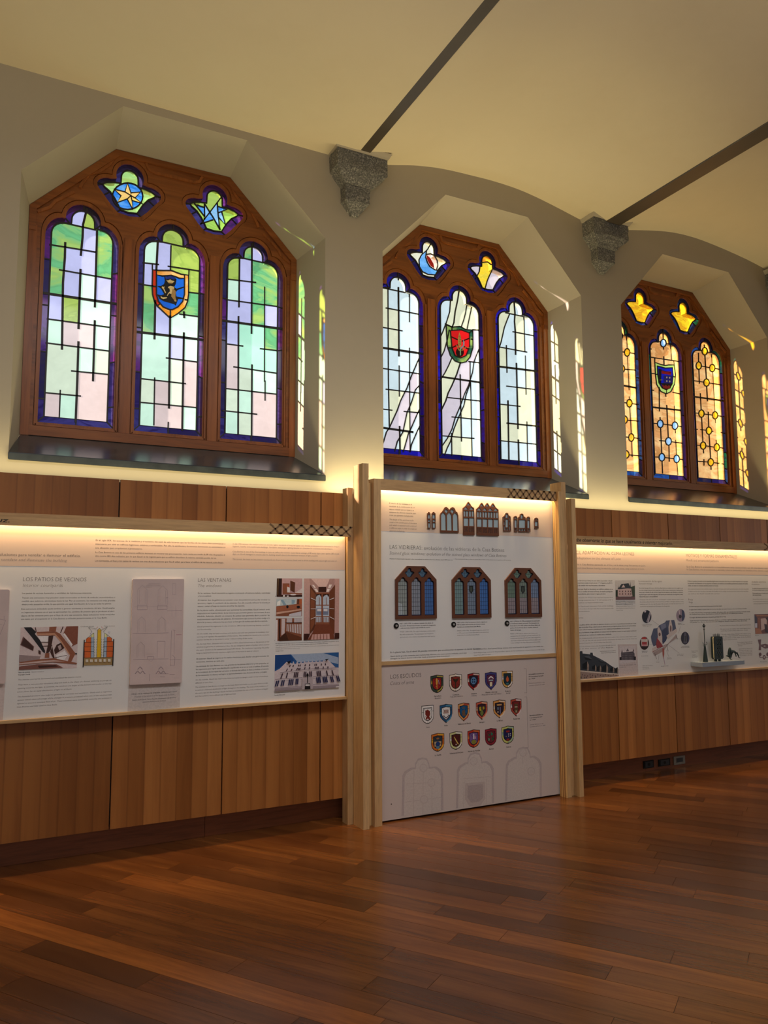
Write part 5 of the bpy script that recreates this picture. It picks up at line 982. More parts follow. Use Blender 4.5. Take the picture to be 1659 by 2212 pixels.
# seven small facade window cut-outs on the peach band
fx = Fr(200 / 1659, 980, 1070, YC); fy = Fr(190 / 1659, 830, 1070, YC)
def apex(cx, y0, w_, h_):                          # a cusped gothic head
    return [(cx - w_, y0), (cx - w_ * .95, y0 - h_ * .25), (cx - w_ * .55, y0 - h_ * .5), (cx - w_ * .5, y0 - h_ * .62), (cx - w_ * .25, y0 - h_ * .95), (cx, y0 - h_), (cx + w_ * .25, y0 - h_ * .95), (cx + w_ * .5, y0 - h_ * .62), (cx + w_ * .55, y0 - h_ * .5), (cx + w_ * .95, y0 - h_ * .25), (cx + w_, y0)]
def cut(fr, outl, holes, sk=0.0, lab=None):
    q = lambda L_: [fr(u, v + sk * (u - outl[0][0])) for u, v in L_]
    o = SL('facade_window_model', M['miniwood'], C, [q(outl)] + [q(h) for h in holes], YC - .012, YC - .004)
    if lab: o['label'] = lab
    x = [p[0] for p in outl]; y = [p[1] for p in outl]
    cx_, cy_ = (min(x) + max(x)) / 2, (min(y) + max(y)) / 2
    SL('backing', M['minipane'], o, [q([(cx_ + (a - cx_) * .96, cy_ + (b - cy_) * .97) for a, b in outl])], YC - .0045, YC - .0008)
for x0 in (797, 883):
    x1 = x0 + (64 if x0 < 800 else 72); cx_ = (x0 + x1) / 2; w_ = (x1 - x0) / 2
    cut(fy, [(x0 + 6, 628), (x1, 628)] + apex(cx_ - 2, 350, w_ - 1, 36)[::-1], [rct(x0 + 14, 365, x1 - 10, 440), rct(x0 + 16, 465, x1 - 8, 500), rct(x0 + 18, 520, x1 - 7, 612)])
cut(fy, [(1044, 700), (1392, 706), (1382, 380), (1360, 320), (1335, 305), (1320, 260), (1300, 235), (1268, 224), (1240, 240), (1222, 270), (1208, 275), (1190, 245), (1155, 218), (1125, 235), (1105, 275), (1080, 305), (1050, 340), (1038, 375)],
    [[(1058, 660), (1152, 664), (1146, 385), (1120, 345), (1098, 325), (1075, 345), (1056, 380)], [(1170, 664), (1262, 668), (1256, 385), (1234, 345), (1212, 325), (1188, 345), (1168, 380)], [(1282, 668), (1375, 672), (1368, 390), (1345, 350), (1322, 330), (1300, 350), (1280, 385)], [(1116, 298), (1152, 262), (1190, 295), (1172, 330), (1156, 348), (1140, 325)], [(1228, 300), (1264, 265), (1304, 302), (1284, 335), (1268, 352), (1252, 330)]], 0)
def big(x0, x1, yb, yt, cols, aps, sk):
    W = (x1 - x0); n = cols; st = W / n
    outl = [(x0 + 8, yb), (x1 + 8, yb)]
    head = []
    ys = yt + 115
    m_ = len(aps)
    head += [(x0, ys)]
    for i, ax in enumerate(aps):
        head += [(ax - st * .5, ys - 42), (ax - st * .36, ys - 70), (ax - st * .12, yt + 8), (ax, yt), (ax + st * .12, yt + 8), (ax + st * .36, ys - 70), (ax + st * .5, ys - 42)]
    head += [(x1, ys)]
    outl += head[::-1]
    holes = []
    for i in range(n):
        a = x0 + st * i + 8; b = x0 + st * (i + 1) - 4; d = 1
        holes += [[(a + 4, ys + 28), ((a + b) / 2, ys - 28), (b - 2, ys + 28)], rct(a + 3, ys + 48, (a + b) / 2 - 4, ys + 150), rct((a + b) / 2 + 5, ys + 48, b, ys + 150), rct(a + 5, ys + 175, b + 2, ys + 320)]
        for k in range(4): w_ = (b - a) / 4; holes.append(rct(a + 6 + k * w_, ys + 340, a + 6 + k * w_ + w_ * .5, ys + 425))
    for ax in aps: holes.append([(ax - st * .34, ys - 50), (ax, yt + 22), (ax + st * .34, ys - 50)])
    cut(fx, outl, holes, sk)
big(152, 352, 712, 115, 2, [250], .02)
big(393, 788, 718, 130, 4, [488, 588, 687], .035)
cut(fx, [(875, 645), (1012, 645), (1005, 385), (985, 368), (968, 360), (960, 325), (936, 314), (912, 325), (902, 360), (885, 370), (867, 390)], [rct(917, 340, 958, 405), rct(915, 430, 962, 575), rct(882, 395, 900, 450), rct(882, 468, 902, 535), rct(886, 555, 905, 630), rct(976, 395, 994, 450), rct(978, 468, 996, 535), rct(980, 555, 998, 630), rct(918, 590, 935, 632), rct(944, 590, 962, 632)])
cut(fx, [(1070, 654), (1130, 654), (1124, 395), (1110, 375), (1092, 370), (1074, 376), (1062, 396)], [rct(1074, 400, 1116, 425), rct(1076, 442, 1118, 580), rct(1080, 596, 1094, 640), rct(1102, 596, 1118, 640)])
cut(fx, [(1148, 656), (1285, 658), (1276, 405), (1258, 388), (1240, 378), (1232, 340), (1206, 327), (1180, 338), (1170, 375), (1152, 385), (1140, 400)], [rct(1186, 350, 1226, 420), rct(1156, 440, 1268, 585), rct(1158, 602, 1180, 642), rct(1188, 602, 1208, 642), rct(1216, 602, 1238, 642), rct(1246, 602, 1270, 642)])
cut(fx, [(1296, 660), (1360, 660), (1352, 405), (1340, 386), (1322, 380), (1304, 386), (1292, 405)], [rct(1304, 410, 1344, 432), rct(1306, 448, 1346, 590), rct(1308, 606, 1322, 646), rct(1332, 606, 1348, 646)])
cut(fx, [(1436, 596), (1506, 598), (1500, 430), (1488, 410), (1464, 401), (1440, 410), (1428, 430)], [rct(1440, 470, 1492, 552), rct(1442, 425, 1460, 452), rct(1470, 425, 1490, 452), rct(1444, 568, 1460, 585), rct(1472, 568, 1494, 586)])
# lower panel: coats of arms
fl_ = Fr(480 / 1659, 800, 1410, YC)
T(C, fl_, 'LOS ESCUDOS', 150, 194, 380, 31, 't1', off=-.016, y=YC - .0004); T(C, fl_, 'Coats of arms', 148, 242, 326, 26, 't2', True, -.012, y=YC - .0004)
def shield(u0, u1, v0, v1, shape, bc, fc, charge, lab):
    x0, z0 = pl(u0, v1, YC); x1, _a = pl(u1, v1, YC); _b, z1 = pl(u0, v0, YC); W, Hh = x1 - x0, z1 - z0
    F_ = type('I', (), {'y': YC - .0006, '__call__': lambda s, u, v: (x0 + u * W, z1 - v * Hh)})()
    if shape == 'u': o_ = [(0, .06), (.3, .03), (.5, 0), (.7, .03), (1, .06), (1, .6), (.94, .78), (.8, .91), (.62, .98), (.5, 1), (.38, .98), (.2, .91), (.06, .78), (0, .6)]
    elif shape == 'f': o_ = [(0, .02), (1, .02), (1, .62), (.94, .78), (.8, .91), (.62, .98), (.5, 1), (.38, .98), (.2, .91), (.06, .78), (0, .62)]
    else: o_ = [(0, .06), (.3, .03), (.5, 0), (.7, .03), (1, .06), (1, .52), (.93, .70), (.72, .86), (.5, 1), (.28, .86), (.07, .70), (0, .52)]
    sh = lambda k, dy=0: [(.5 + (u - .5) * k, .47 + (v - .47) * k + dy) for u, v in o_]
    dk_ = srgb(28, 20, 22)
    P = [(dk_, o_), (bc[0], sh(.93))]
    for i, (a, b) in enumerate(((.0, .3), (.3, .62), (.62, 1.0))):
        if len(bc) > 1: P.append((bc[1 if i == 1 else 0], rct(.04 if i < 2 else .5, .12 + .2 * i, .16 if i < 2 else .96, .30 + .2 * i)))
    if len(bc) > 1: P += [(bc[1], [(.5, .90), (.75, .80), (.90, .62), (.96, .66), (.85, .82), (.55, .96)]), (bc[1], [(.5, .05), (.95, .09), (.95, .16), (.5, .12)])]
    P += [(dk_, seg((0, .36), (.16, .37), .02)), (dk_, seg((.84, .34), (1, .34), .02)), (dk_, seg((.5, .88), (.5, 1), .03)), (dk_, sh(.72)), (fc, sh(.64))]
    P += charge
    for a, b in (((.22, .2), (.4, .4)), ((.8, .24), (.62, .42)), ((.24, .64), (.4, .56)), ((.78, .62), (.62, .56))): P.append((dk_, seg(a, b, .018)))
    o = prt('shield_print', C, F_, P, lift=.0005, step=.00004); o['label'] = lab
w8, r8, b8, y8, g8 = srgb(226, 220, 216), srgb(150, 36, 34), srgb(30, 66, 120), srgb(206, 160, 70), srgb(40, 90, 60)
shield(930, 958, 1458.3, 1497.9, 'u', [srgb(56, 72, 60), srgb(170, 150, 70)], r8, [(y8, ell(.48, .38, .07, .2, 10)), (srgb(150, 170, 190), seg((.62, .3), (.66, .52), .04)), (y8, seg((.5, .56), (.5, .8), .04)), (y8, seg((.4, .6), (.5, .7), .03))], 'shield print with dark green border and golden ear on red')
shield(970.5, 997.8, 1456, 1495, 'u', [srgb(226, 208, 186), w8], srgb(130, 44, 36), [(srgb(52, 44, 30), [(.28, .25), (.5, .32), (.72, .25), (.66, .4), (.54, .5), (.54, .82), (.46, .82), (.46, .5), (.34, .4)])], 'shield print with cream border and dark winged staff')
shield(1010, 1036, 1454, 1492.5, 'p', [r8, srgb(210, 190, 180)], srgb(40, 30, 50), [(srgb(90, 134, 176), ell(.5, .45, .24, .2, 16)), (srgb(30, 40, 70), ell(.5, .45, .16, .13, 12)), (srgb(90, 134, 176), seg((.5, .28), (.5, .62), .05)), (srgb(90, 134, 176), seg((.28, .45), (.72, .45), .05))], 'shield print with blue cogwheel')
shield(1047.9, 1073.4, 1451.7, 1491.5, 'p', [srgb(64, 62, 126)], srgb(96, 44, 78), [(w8, seg((.3, .38), (.5, .26), .07)), (w8, seg((.5, .26), (.72, .38), .07)), (srgb(160, 190, 190), rct(.32, .44, .68, .50)), (srgb(220, 206, 170), rct(.4, .56, .6, .8))], 'shield print with violet border and crossed tools')
shield(1084.5, 1107.9, 1449.2, 1487.2, 'f', [srgb(204, 160, 90), w8], srgb(24, 50, 60), [(srgb(190, 90, 50), ell(.5, .5, .13, .14, 12)), (srgb(190, 90, 50), [(.4, .44), (.5, .28), (.6, .44)]), (srgb(60, 110, 120), ell(.5, .76, .14, .06, 10))], 'shield print with orange drop on dark blue')
shield(910.7, 937.1, 1523.9, 1564.9, 'f', [w8], w8, [(srgb(120, 40, 32), [(.3, .3), (.5, .24), (.68, .34), (.72, .5), (.62, .6), (.7, .72), (.62, .82), (.5, .7), (.42, .8), (.32, .7), (.42, .6), (.3, .5)])], 'white shield print with dark red lion')
shield(949.8, 977.2, 1521.5, 1563.2, 'p', [srgb(36, 86, 128), srgb(80, 140, 170)], w8, [(srgb(170, 140, 130), [(.34, .3), (.66, .3), (.72, .5), (.28, .5)]), (srgb(60, 60, 80), seg((.26, .6), (.5, .74), .05)), (srgb(60, 60, 80), seg((.5, .74), (.74, .6), .05)), (srgb(60, 60, 80), seg((.26, .7), (.5, .84), .05)), (srgb(60, 60, 80), seg((.5, .84), (.74, .7), .05))], 'blue shield print with tower and chevrons')
shield(989.3, 1014.2, 1518.6, 1559.4, 'p', [srgb(210, 150, 90), srgb(170, 60, 50)], srgb(24, 84, 130), [(srgb(110, 80, 60), [(.4, .24), (.6, .24), (.58, .32), (.42, .32)]), (srgb(110, 80, 60), [(.38, .42), (.6, .38), (.62, .6), (.68, .72), (.4, .7), (.34, .56)])], 'orange-bordered shield print with lion on blue')
shield(1028.4, 1053.3, 1515.4, 1556.1, 'p', [srgb(196, 90, 70), srgb(222, 180, 150)], srgb(60, 36, 50), [(srgb(190, 170, 40), [(.28, .3), (.45, .3), (.46, .52), (.3, .5)]), (srgb(190, 170, 40), [(.58, .3), (.74, .3), (.72, .44), (.58, .46)]), (srgb(110, 120, 60), ell(.5, .62, .14, .16, 10))], 'red-bordered shield print with yellow quarters')
shield(1065.3, 1092.4, 1512.2, 1552.8, 'p', [srgb(216, 150, 80), srgb(226, 206, 186)], srgb(46, 36, 48), [(srgb(200, 150, 90), rct(.3, .24, .7, .32)), (srgb(110, 130, 150), rct(.34, .4, .44, .54)), (srgb(220, 200, 180), ell(.38, .66, .05, .04, 8)), (srgb(120, 120, 160), rct(.54, .4, .6, .76))], 'cream and orange shield print with dark quarters')
shield(1103.2, 1126.9, 1509.4, 1548.8, 'p', [srgb(176, 70, 56), srgb(224, 204, 204)], srgb(120, 34, 40), [(srgb(90, 70, 50), rct(.34, .3, .66, .8)), (srgb(190, 170, 150), rct(.38, .44, .62, .5)), (srgb(160, 150, 120), rct(.44, .66, .56, .78))], 'red and pink shield print with a dark tower')
shield(931.5, 959.9, 1584.6, 1625.1, 'u', [srgb(206, 110, 40), srgb(224, 170, 50)], srgb(50, 60, 70), [(srgb(150, 100, 60), ell(.5, .3, .12, .05, 10)), (srgb(190, 160, 120), rct(.24, .46, .76, .72)), (srgb(28, 60, 120), ell(.5, .6, .17, .14, 12)), (srgb(90, 130, 150), ell(.5, .78, .14, .08, 10))], 'orange shield print with a blue arch')
shield(971.5, 998.8, 1581, 1620.8, 'u', [srgb(200, 200, 140), w8], srgb(80, 30, 30), [(srgb(220, 190, 100), seg((.34, .3), (.68, .72), .06)), (srgb(200, 190, 190), ell(.5, .72, .05, .04, 8))], 'pale yellow shield print with a diagonal band on dark red')
shield(1010, 1037, 1576.9, 1616.7, 'u', [srgb(176, 50, 38), srgb(214, 120, 60)], srgb(112, 84, 140), [(w8, rct(.46, .24, .54, .52)), (srgb(214, 160, 180), rct(.58, .36, .66, .52)), (srgb(130, 130, 50), ell(.5, .68, .2, .12, 12))], 'red shield print with violet field and green tower')
shield(1047.9, 1073.2, 1574, 1612, 'u', [srgb(140, 36, 50)], srgb(110, 40, 50), [(g8, [(.3, .3), (.45, .34), (.4, .46), (.28, .42)]), (srgb(40, 120, 90), [(.5, .22), (.72, .34), (.58, .44), (.5, .38)]), (srgb(100, 140, 110), [(.26, .56), (.42, .56), (.4, .7), (.26, .7)]), (g8, [(.56, .54), (.74, .5), (.7, .72), (.56, .7)]), (srgb(60, 30, 30), seg((.5, .3), (.44, .84), .03))], 'dark red shield print with green leaves')
shield(1083.9, 1110.6, 1569.1, 1608.2, 'u', [srgb(196, 196, 110), srgb(150, 180, 160)], srgb(28, 34, 80), [(r8, rct(.36, .26, .64, .36)), (w8, ell(.56, .46, .04, .03, 6)), (w8, ell(.7, .46, .04, .03, 6)), (w8, ell(.56, .57, .04, .03, 6)), (w8, ell(.7, .57, .04, .03, 6)), (srgb(220, 190, 160), ell(.36, .58, .04, .03, 6)), (srgb(140, 40, 40), ell(.5, .76, .14, .06, 8))], 'yellow-green shield print with white dots on blue')
f9 = Fr(1, 0, 0, YC - .0008)
for t, u, v, u1, m_, it in [('Agricultura', 937.4, 1505.4, 952.8, 't1', 0), ('Agriculture', 938.5, 1510, 952.8, 't3', 1), ('Comercio', 978, 1502.4, 991.8, 't1', 0), ('Trade and commerce', 971.6, 1506.8, 1000, 't3', 1), ('Industria', 1017.8, 1500, 1030, 't1', 0), ('Industry', 1018.7, 1504.4, 1030, 't3', 1),
    ('Minería y siderurgia', 1048.8, 1497.4, 1074, 't1', 0), ('Mining and iron and steel industry', 1040.3, 1502.4, 1083, 't3', 1), ('El ahorro', 1091.4, 1494.6, 1103, 't1', 0), ('Savings', 1093, 1499, 1102.3, 't3', 1),
    ('León', 921, 1572.6, 928.2, 't1', 0), ('Riaño', 959.8, 1568.8, 967.4, 't1', 0), ('Villafranca del Bierzo', 988.6, 1566, 1016.8, 't1', 0), ('Sahagún', 1035.2, 1561.8, 1046.6, 't1', 0), ('La Bañeza', 1073.3, 1558.4, 1086.4, 't1', 0), ('Ponferrada', 1108.9, 1554.8, 1122.8, 't1', 0),
    ('La Vecilla', 939.4, 1633.2, 953, 't1', 0), ('Valencia de Don Juan', 971.2, 1629.2, 1000.6, 't1', 0), ('Murias de Paredes', 1011.2, 1625, 1036.8, 't1', 0), ('Astorga', 1056.3, 1619.4, 1066.6, 't1', 0), ('Valderas', 1093.1, 1615.4, 1104, 't1', 0)]:
    T(C, f9, t, u, v, u1, 3.1, m_, bool(it), .0, 'caption_text')
f8 = Fr(180 / 1659, 1030, 1440, YC - .0008)
PG(C, f8, ['Actividades económicas', ('de la provincia de León', .97), ('en 1929', .42)], 1030, 162, 1032, 256, 1334, 22, 't1', off=.004)
PG(C, f8, ['Economic activities in the', 'province of León in 1929'], 1034, 340, 1036, 386, 1350, 20, 't3', True)
PG(C, f8, ['Partidos judiciales de', ('la provincia de León', .95), ('en 1929', .45)], 1050, 985, 1052, 1074, 1316, 22, 't1', off=.004)
PG(C, f8, [('Judicial districts in the', .87), 'province of León in 1929'], 1056, 1166, 1058, 1208, 1366, 20, 't3', True)
for pts in ([(932, 42), (985, 40), (995, 520), (940, 524)], [(942, 602), (995, 600), (1022, 1610), (970, 1614)]):
    prt('bracket_line', C, f8, [(srgb(120, 108, 108), seg(pts[i], pts[i + 1], 4)) for i in range(3)], lift=.0002)
# pale ghost print of three lancets at the foot of the panel
GH, GH2 = srgb(188, 174, 170), srgb(182, 168, 166)
P = []
for x0, x1, yt, yb0, yb1 in ((250, 525, 900, 1218, 1176), (655, 905, 860, 1162, 1122), (1020, 1262, 820, 1108, 1072)):
    cx_ = (x0 + x1) / 2; o_ = [(x0, yb0), (x0 + 6, yt + 30), (x0 + 20, yt), (x0 + 60, yt - 28), (cx_ - 48, yt - 30), (cx_ - 48, yt - 60), (cx_ - 30, yt - 95), (cx_, yt - 105), (cx_ + 30, yt - 98), (cx_ + 46, yt - 62), (cx_ + 48, yt - 34), (x1 - 45, yt - 38), (x1 - 14, yt - 12), (x1, yt + 20), (x1 + 2, yb1)]
    P.append((GH2, [(cx_ + (a - cx_) * 1.13, b - 14 if b < yt + 40 else b) for a, b in o_])); P.append((srgb(200, 188, 182), o_))
ghl = srgb(190, 176, 171)
for a, b in (((395, 850), (392, 1210)), ((460, 980), (460, 1200)), ((325, 880), (322, 1220)), ((262, 980), (440, 970)), ((262, 1115), (525, 1080)), ((780, 780), (776, 830)), ((690, 940), (900, 925)), ((695, 1150), (700, 960)), ((865, 1130), (868, 940)), ((1138, 740), (1138, 830))): P.append((ghl, seg(a, b, 5)))
for u, v in ((396, 860), (455, 970), (400, 1095), (770, 810), (1200, 885), (1140, 745)): P += [(ghl, ell(u, v, 30, 32, 16)), (srgb(198, 186, 181), ell(u, v, 24, 26, 16))]
P += [(srgb(186, 172, 168), [(708, 975), (852, 962), (858, 1090), (820, 1140), (740, 1146), (704, 1090)]), (srgb(172, 158, 156), [(726, 992), (838, 980), (842, 1080), (810, 1112), (752, 1120), (724, 1080)])]
prt('ghost_window_print', C, fl_, P, lift=.0007, step=.00003)
prt('scuff_mark', C, fl_, [(srgb(60, 50, 46), ell(156, 1130, 4, 5, 8))], lift=.0014)

# ---------------------------------------------------------------- right display board
R = empty('exhibition_board', (4.4, YB, .84)); tag(R, 'long white display board about climate and ornament, right of the tall display', 'display board')
B('panel', M['white'], R, 2.945, 7.4, YB, -.171, .856, 1.975, .001)
zr = pl(1450, 1239, YB)[1]
B('peach_band', M['band'], R, 2.945, 7.4, YB - .0004, YB, 1.730, 1.975, 0)
rr = B('header_rail', M['pinex'], R, 2.93, 7.4, -.288, -.272, 1.962, 2.034, .002)
B('header_top', M['pinex'], R, 2.95, 7.4, -.271, -.171, 2.018, 2.034, .001)
B('ledge', M['pinex'], R, 2.945, 7.4, -.250, -.171, .838, .8555, .002)
lattice(rr, -.288, pl(1651, 1180, -.288)[0], 7.3, 1.964, 2.032, 16)
fz = Fr(439 / 1659, 1220, 1080, -.288)
T(rr, fz, 'Debe observarse lo que se hace usualmente e intentar mejorarlo.', 60, 338, 878, 30, 'ink', True, .010, 'script_lettering')
led('header_strip_light', R, 2.95, 7.2, -.25, 2.012, (0, .06, -1), 15, (1, .68, .33), .014, 1.6)
fr1 = Fr(185 / 1659, 1235, 1150, YB)
T(R, fr1, 'LA DIFÍCIL ADAPTACIÓN AL CLIMA LEONÉS', -140, 412, 1208, 62, 't2', off=-.014); T(R, fr1, 'The difficult adaptation to the climate of León', -230, 508, 945, 46, 't3', False, -.012)
PG(R, fr1, ['Gaudí diseñó la Casa Botines pensando en el frío y en la nieve, muy frecuentes en León.'], -95, 634, -95, 634, 1430, 34, 't2', off=-.008); PG(R, fr1, ['Gaudí designed Casa Botines bearing in mind the cold and snow, very common in León.'], -95, 700, -95, 700, 1405, 32, 't3', off=-.008)
fr2 = Fr(189 / 1659, 1470, 1150, YB)
T(R, fr2, 'MOTIVOS Y FORMAS ORNAMENTALES', 105, 466, 1070, 60, 't2', off=-.014); T(R, fr2, 'Motifs and ornamental patterns', 108, 548, 722, 42, 't3', False, -.012)
PG(R, fr2, ['En la Casa Botines la ornamentación va irremediablemente unida a la funcionalidad y por ello cada elemento responde a una necesidad'], 118, 664, 118, 664, 1900, 30, 't2', off=-.008); PG(R, fr2, ['In Casa Botines, the ornamentation is inevitably linked to functionality and therefore every element responds to a necessity'], 118, 716, 118, 716, 1900, 30, 't3', off=-.008)
es = ['Al trabajar en Barcelona, el clima de León debió sorprender a Gaudí', 'en 1891, la temperatura media en León era de 11 °C, llegando a los 40 °C', 'y las lluvias y las nevadas eran muy frecuentes y abundantes', 'de manera clara que Gaudí se documentó por edificios similares en su', 'inspirándose en los castillos del norte de Europa, de tejados puntiagudos', 'con grandes pendientes, para evacuar el agua y la nieve']
PG(R, fr1, [es[0], es[1], (es[2], .82)], -25, 944, -18, 1038, 785, 24, 't1', off=.004); PG(R, fr1, [es[3], es[4], (es[5], .82)], -15, 1112, -8, 1206, 795, 24, 't1', off=.004)
fr3 = Fr(185 / 1659, 1235, 1300, YB)
en = ['Working in Barcelona, the climate in León must have surprised Gaudí', 'in 1891 the average temperature was 11 °C, with extremes of 40 °C', 'and rain and snowfall were very frequent and abundant in winter', 'This is why Gaudí took inspiration from similar buildings', 'the castles of northern Europe with their steep pointed roofs', 'designed to shed the water and the snow']
PG(R, fr1, [en[0], en[1], (en[2], .76)], -10, 1276, -6, 1374, 800, 20, 't3', True); PG(R, fr3, [en[3], en[4], (en[5], .42)], -8, 98, 0, 200, 806, 18, 't3', True)
T(R, fr3, 'Cubierta', 20, 324, 222, 26, 't3', off=-.008)
PG(R, fr3, ['Para proteger el edificio del frío y de la nieve, la cubierta es de pizarra y presenta una pendiente pronunciada por lo que', 'el tejado desagua con facilidad. El bajo cubierta actúa de cámara de aire y protege las plantas inferiores de las humedades,', ('el forjado de pino aísla el conjunto y permite que la nieve resbale por la pendiente y no se acumule.', .9)], 0, 462, 6, 556, 1248, 22, 't1', off=.004)
PG(R, fr3, ['En las cornisas y los faldones, el agua de lluvia se conduce hacia las bajantes a través de unos canales ocultos en', ('la piedra de la fachada que mantiene la madera seca y ventilada.', .6)], 8, 612, 10, 664, 1252, 22, 't1', off=.004)
PG(R, fr3, ['To protect the building from the cold and the snow, the roof is made of slate and has a steep slope so that', 'the water runs off easily. The attic acts as an air chamber and protects the lower floors from the damp and', ('the pine framework insulates the whole building from the snow.', .6)], 10, 724, 14, 818, 1256, 18, 't3', True)
PG(R, fr3, ['In the cornices the rainwater is led to the downpipes through channels', ('hidden in the stone of the façade.', .95)], 14, 884, 16, 926, 852, 18, 't3', True)
PG(R, fr3, ['Cubierta de pizarra de la Casa Botines.', 'Slate roof of Casa Botines.'], 545, 968, 572, 1000, 860, 18, 't2', name='caption_text')
PG(R, fr1, ['Castillo de Azay-le-Rideau, Francia. En el valle del', 'Loira. Edificio que inspiró la obra de la Casa', ('Botines por su cubierta y torres.', .88)], 852, 1345, 856, 1402, 1228, 18, 't1', name='caption_text')
PG(R, fr3, ['Château of Azay-le-Rideau, France, in the Loire', 'valley. Building that inspired Casa Botines.', ('Copyright: Pixabay', .35)], 858, 92, 860, 172, 1228, 14, 't3', name='caption_text')
fr4 = Fr(150 / 1443, 1370, 1230, YB)
T(R, fr4, 'La evacuación de las aguas', 92, 260, 575, 36, 't3', off=-.006); T(R, fr4, 'Rainwater drainage', 98, 308, 370, 26, 't3', off=-.006)
PG(R, fr4, ['Para evacuar las aguas de la nieve y de la lluvia, Gaudí diseña un complejo sistema de recogida en que', 'la cornisa recoge el interior de las mansardas, y se filtra el agua al interior por un canal que baja', 'dentro de la cubierta. En días de lluvia el agua llena los depósitos que alimentan y al deshielo', 'expulsa el agua a través de las gárgolas y las bajantes para conducirlas a la red general y luego', ('desembocar a los jardines.', .42)], 100, 398, 106, 578, 1010, 22, 't1', off=.004)
PG(R, fr4, ['To evacuate water from snow and rain, Gaudí designed a complex collection system in which', 'the cornice collects the water from the dormers and filters it through a channel running', 'inside the roof. On rainy days the water fills the tanks and when the snow melts it is', ('expelled through gargoyles and downpipes into the gardens.', .68)], 114, 640, 120, 780, 1024, 20, 't3', True)
fr5 = fr2
PG(R, fr5, ['El hierro, la piedra y la madera son los materiales elegidos para la decoración de la Casa, con motivos inspirados en la naturaleza', 'los elementos más destacados son los picaportes, las lámparas, los tiradores y las barandillas que decoran las estancias de la planta', ('noble, así como los remates exteriores de los torreones.', .495)], 136, 936, 142, 1022, 1276, 24, 't1', off=.004)
PG(R, fr5, ['Iron, stone and wood are the materials chosen to decorate the house, with motifs inspired by nature, the most remarkable', 'of which are the door knockers, the lamps, the handles and the railings that decorate the rooms on the main floor', ('as well as the finials outside the turrets.', .51)], 146, 1084, 148, 1174, 1288, 20, 't3', True)
T(R, fr5, 'Forja', 150, 1290, 232, 34, 't3', off=-.006); T(R, fr5, 'Forge', 158, 1340, 230, 30, 't3', off=-.006)
PG(R, fr5, [('Las piezas expuestas en esta vitrina forman parte de la forja original:', .53), '', ('La aguja: fue la veleta y el pararrayos de la torre más alta, con cuatro brazos y una cruz de hierro fundido', .94), '', 'La rejilla, hecha de latón, corresponde al radiador de la planta noble, que calentaba las estancias y servía de remate', ('del mobiliario de los salones. Gaudí diseñó un sistema de calefacción por aire caliente para el edificio.', .88), '', ('El dragón de hierro pertenece a la puerta principal de la verja.', .59), '', 'Gaudí incorporó a la decoración elementos de hierro con formas orgánicas vegetales y animales para dar vida', ('a la piedra. Por ello, los herreros de León trabajaron durante meses en el foso de la obra.', .95)], 160, 1414, 180, 1715, 1320, 20, 't1', off=.004)
T(R, fr5, 'Acabados exteriores', 1350, 952, 1618, 32, 't3', off=-.006); T(R, fr5, 'Finishes', 1352, 998, 1495, 24, 't3', off=-.006)
PG(R, fr5, ['La madera de la puerta principal y las ventanas', 'es de pino tratado que se conserva', '', 'Cada detalle tiene su función en la casa', ('del comerciante.', .5)], 1362, 1072, 1366, 1198, 1700, 22, 't1', off=.004)
PG(R, fr5, ['The wood of the main door and of the windows', 'is treated pine that has been preserved', ('and every detail has its function.', .9)], 1368, 1278, 1384, 1364, 1700, 20, 't3', True)
fr6 = Fr(179 / 1659, 1480, 1330, YB)
PG(R, fr6, ['The pieces shown here are part of the original forged ironwork', '', 'The spire: it was the weather vane of the highest tower,', ('with four arms and a cast iron cross.', .9), '', 'The grille, made of brass, belongs to the radiator on the', 'main floor, which heated the rooms and finished off', 'the furniture of the halls of the building', ('designed by Gaudí for the house', .5)], 690, 210, 748, 492, 1315, 20, 't3', True)
PG(R, fr6, ['The iron dragon belongs to the main', 'door of the railing, facing the moat', ('of the house.', .3), '', 'Gaudí included iron elements in the', 'decoration, with organic shapes', 'to give life to the stone, so the', 'blacksmiths of León worked', 'for months in the moat'], 1045, 545, 1100, 806, 1345, 20, 't3', True)
PG(R, fr6, ['Piezas de forja', ('expuestas', .7), '', ('Forge pieces', .65), 'on display', ('here', .8)], 128, 718, 146, 846, 250, 17, 't2', name='caption_text')
PG(R, fr6, ['Puerta.'], 1402, 404, 1402, 404, 1478, 16, 't1', name='caption_text'); PG(R, fr6, ['Picaporte.'], 1505, 930, 1505, 930, 1640, 16, 't1', name='caption_text')
# pictures on the right board
sl_, st_ = srgb(52, 58, 66), srgb(150, 132, 120)
P = [(srgb(196, 192, 190), [(835, 930), (1220, 925), (1226, 1303), (850, 1308)]), (srgb(40, 56, 44), [(850, 1120), (900, 1110), (905, 1250), (850, 1258)]), (srgb(60, 72, 56), [(1140, 1060), (1222, 1030), (1224, 1250), (1150, 1250)]), (sl_, [(895, 1100), (960, 1000), (1100, 985), (1140, 1080), (1140, 1110)]),
     (srgb(196, 170, 168), [(890, 1105), (1080, 1085), (1150, 1090), (1175, 1240), (890, 1240)]), (srgb(206, 184, 180), [(960, 1070), (1000, 1010), (1035, 1065)]), (sl_, [(1125, 1080), (1130, 950), (1145, 1080)]), (sl_, [(890, 1100), (900, 1030), (912, 1100)]), (srgb(110, 84, 88), [(850, 1245), (1224, 1245), (1226, 1303), (850, 1308)])]
for yy in (1130, 1180):
    for xx in (920, 975, 1030, 1085, 1130): P.append((srgb(90, 60, 66), rct(xx, yy, xx + 16, yy + 26)))
prt('castle_photo', R, fr1, P)
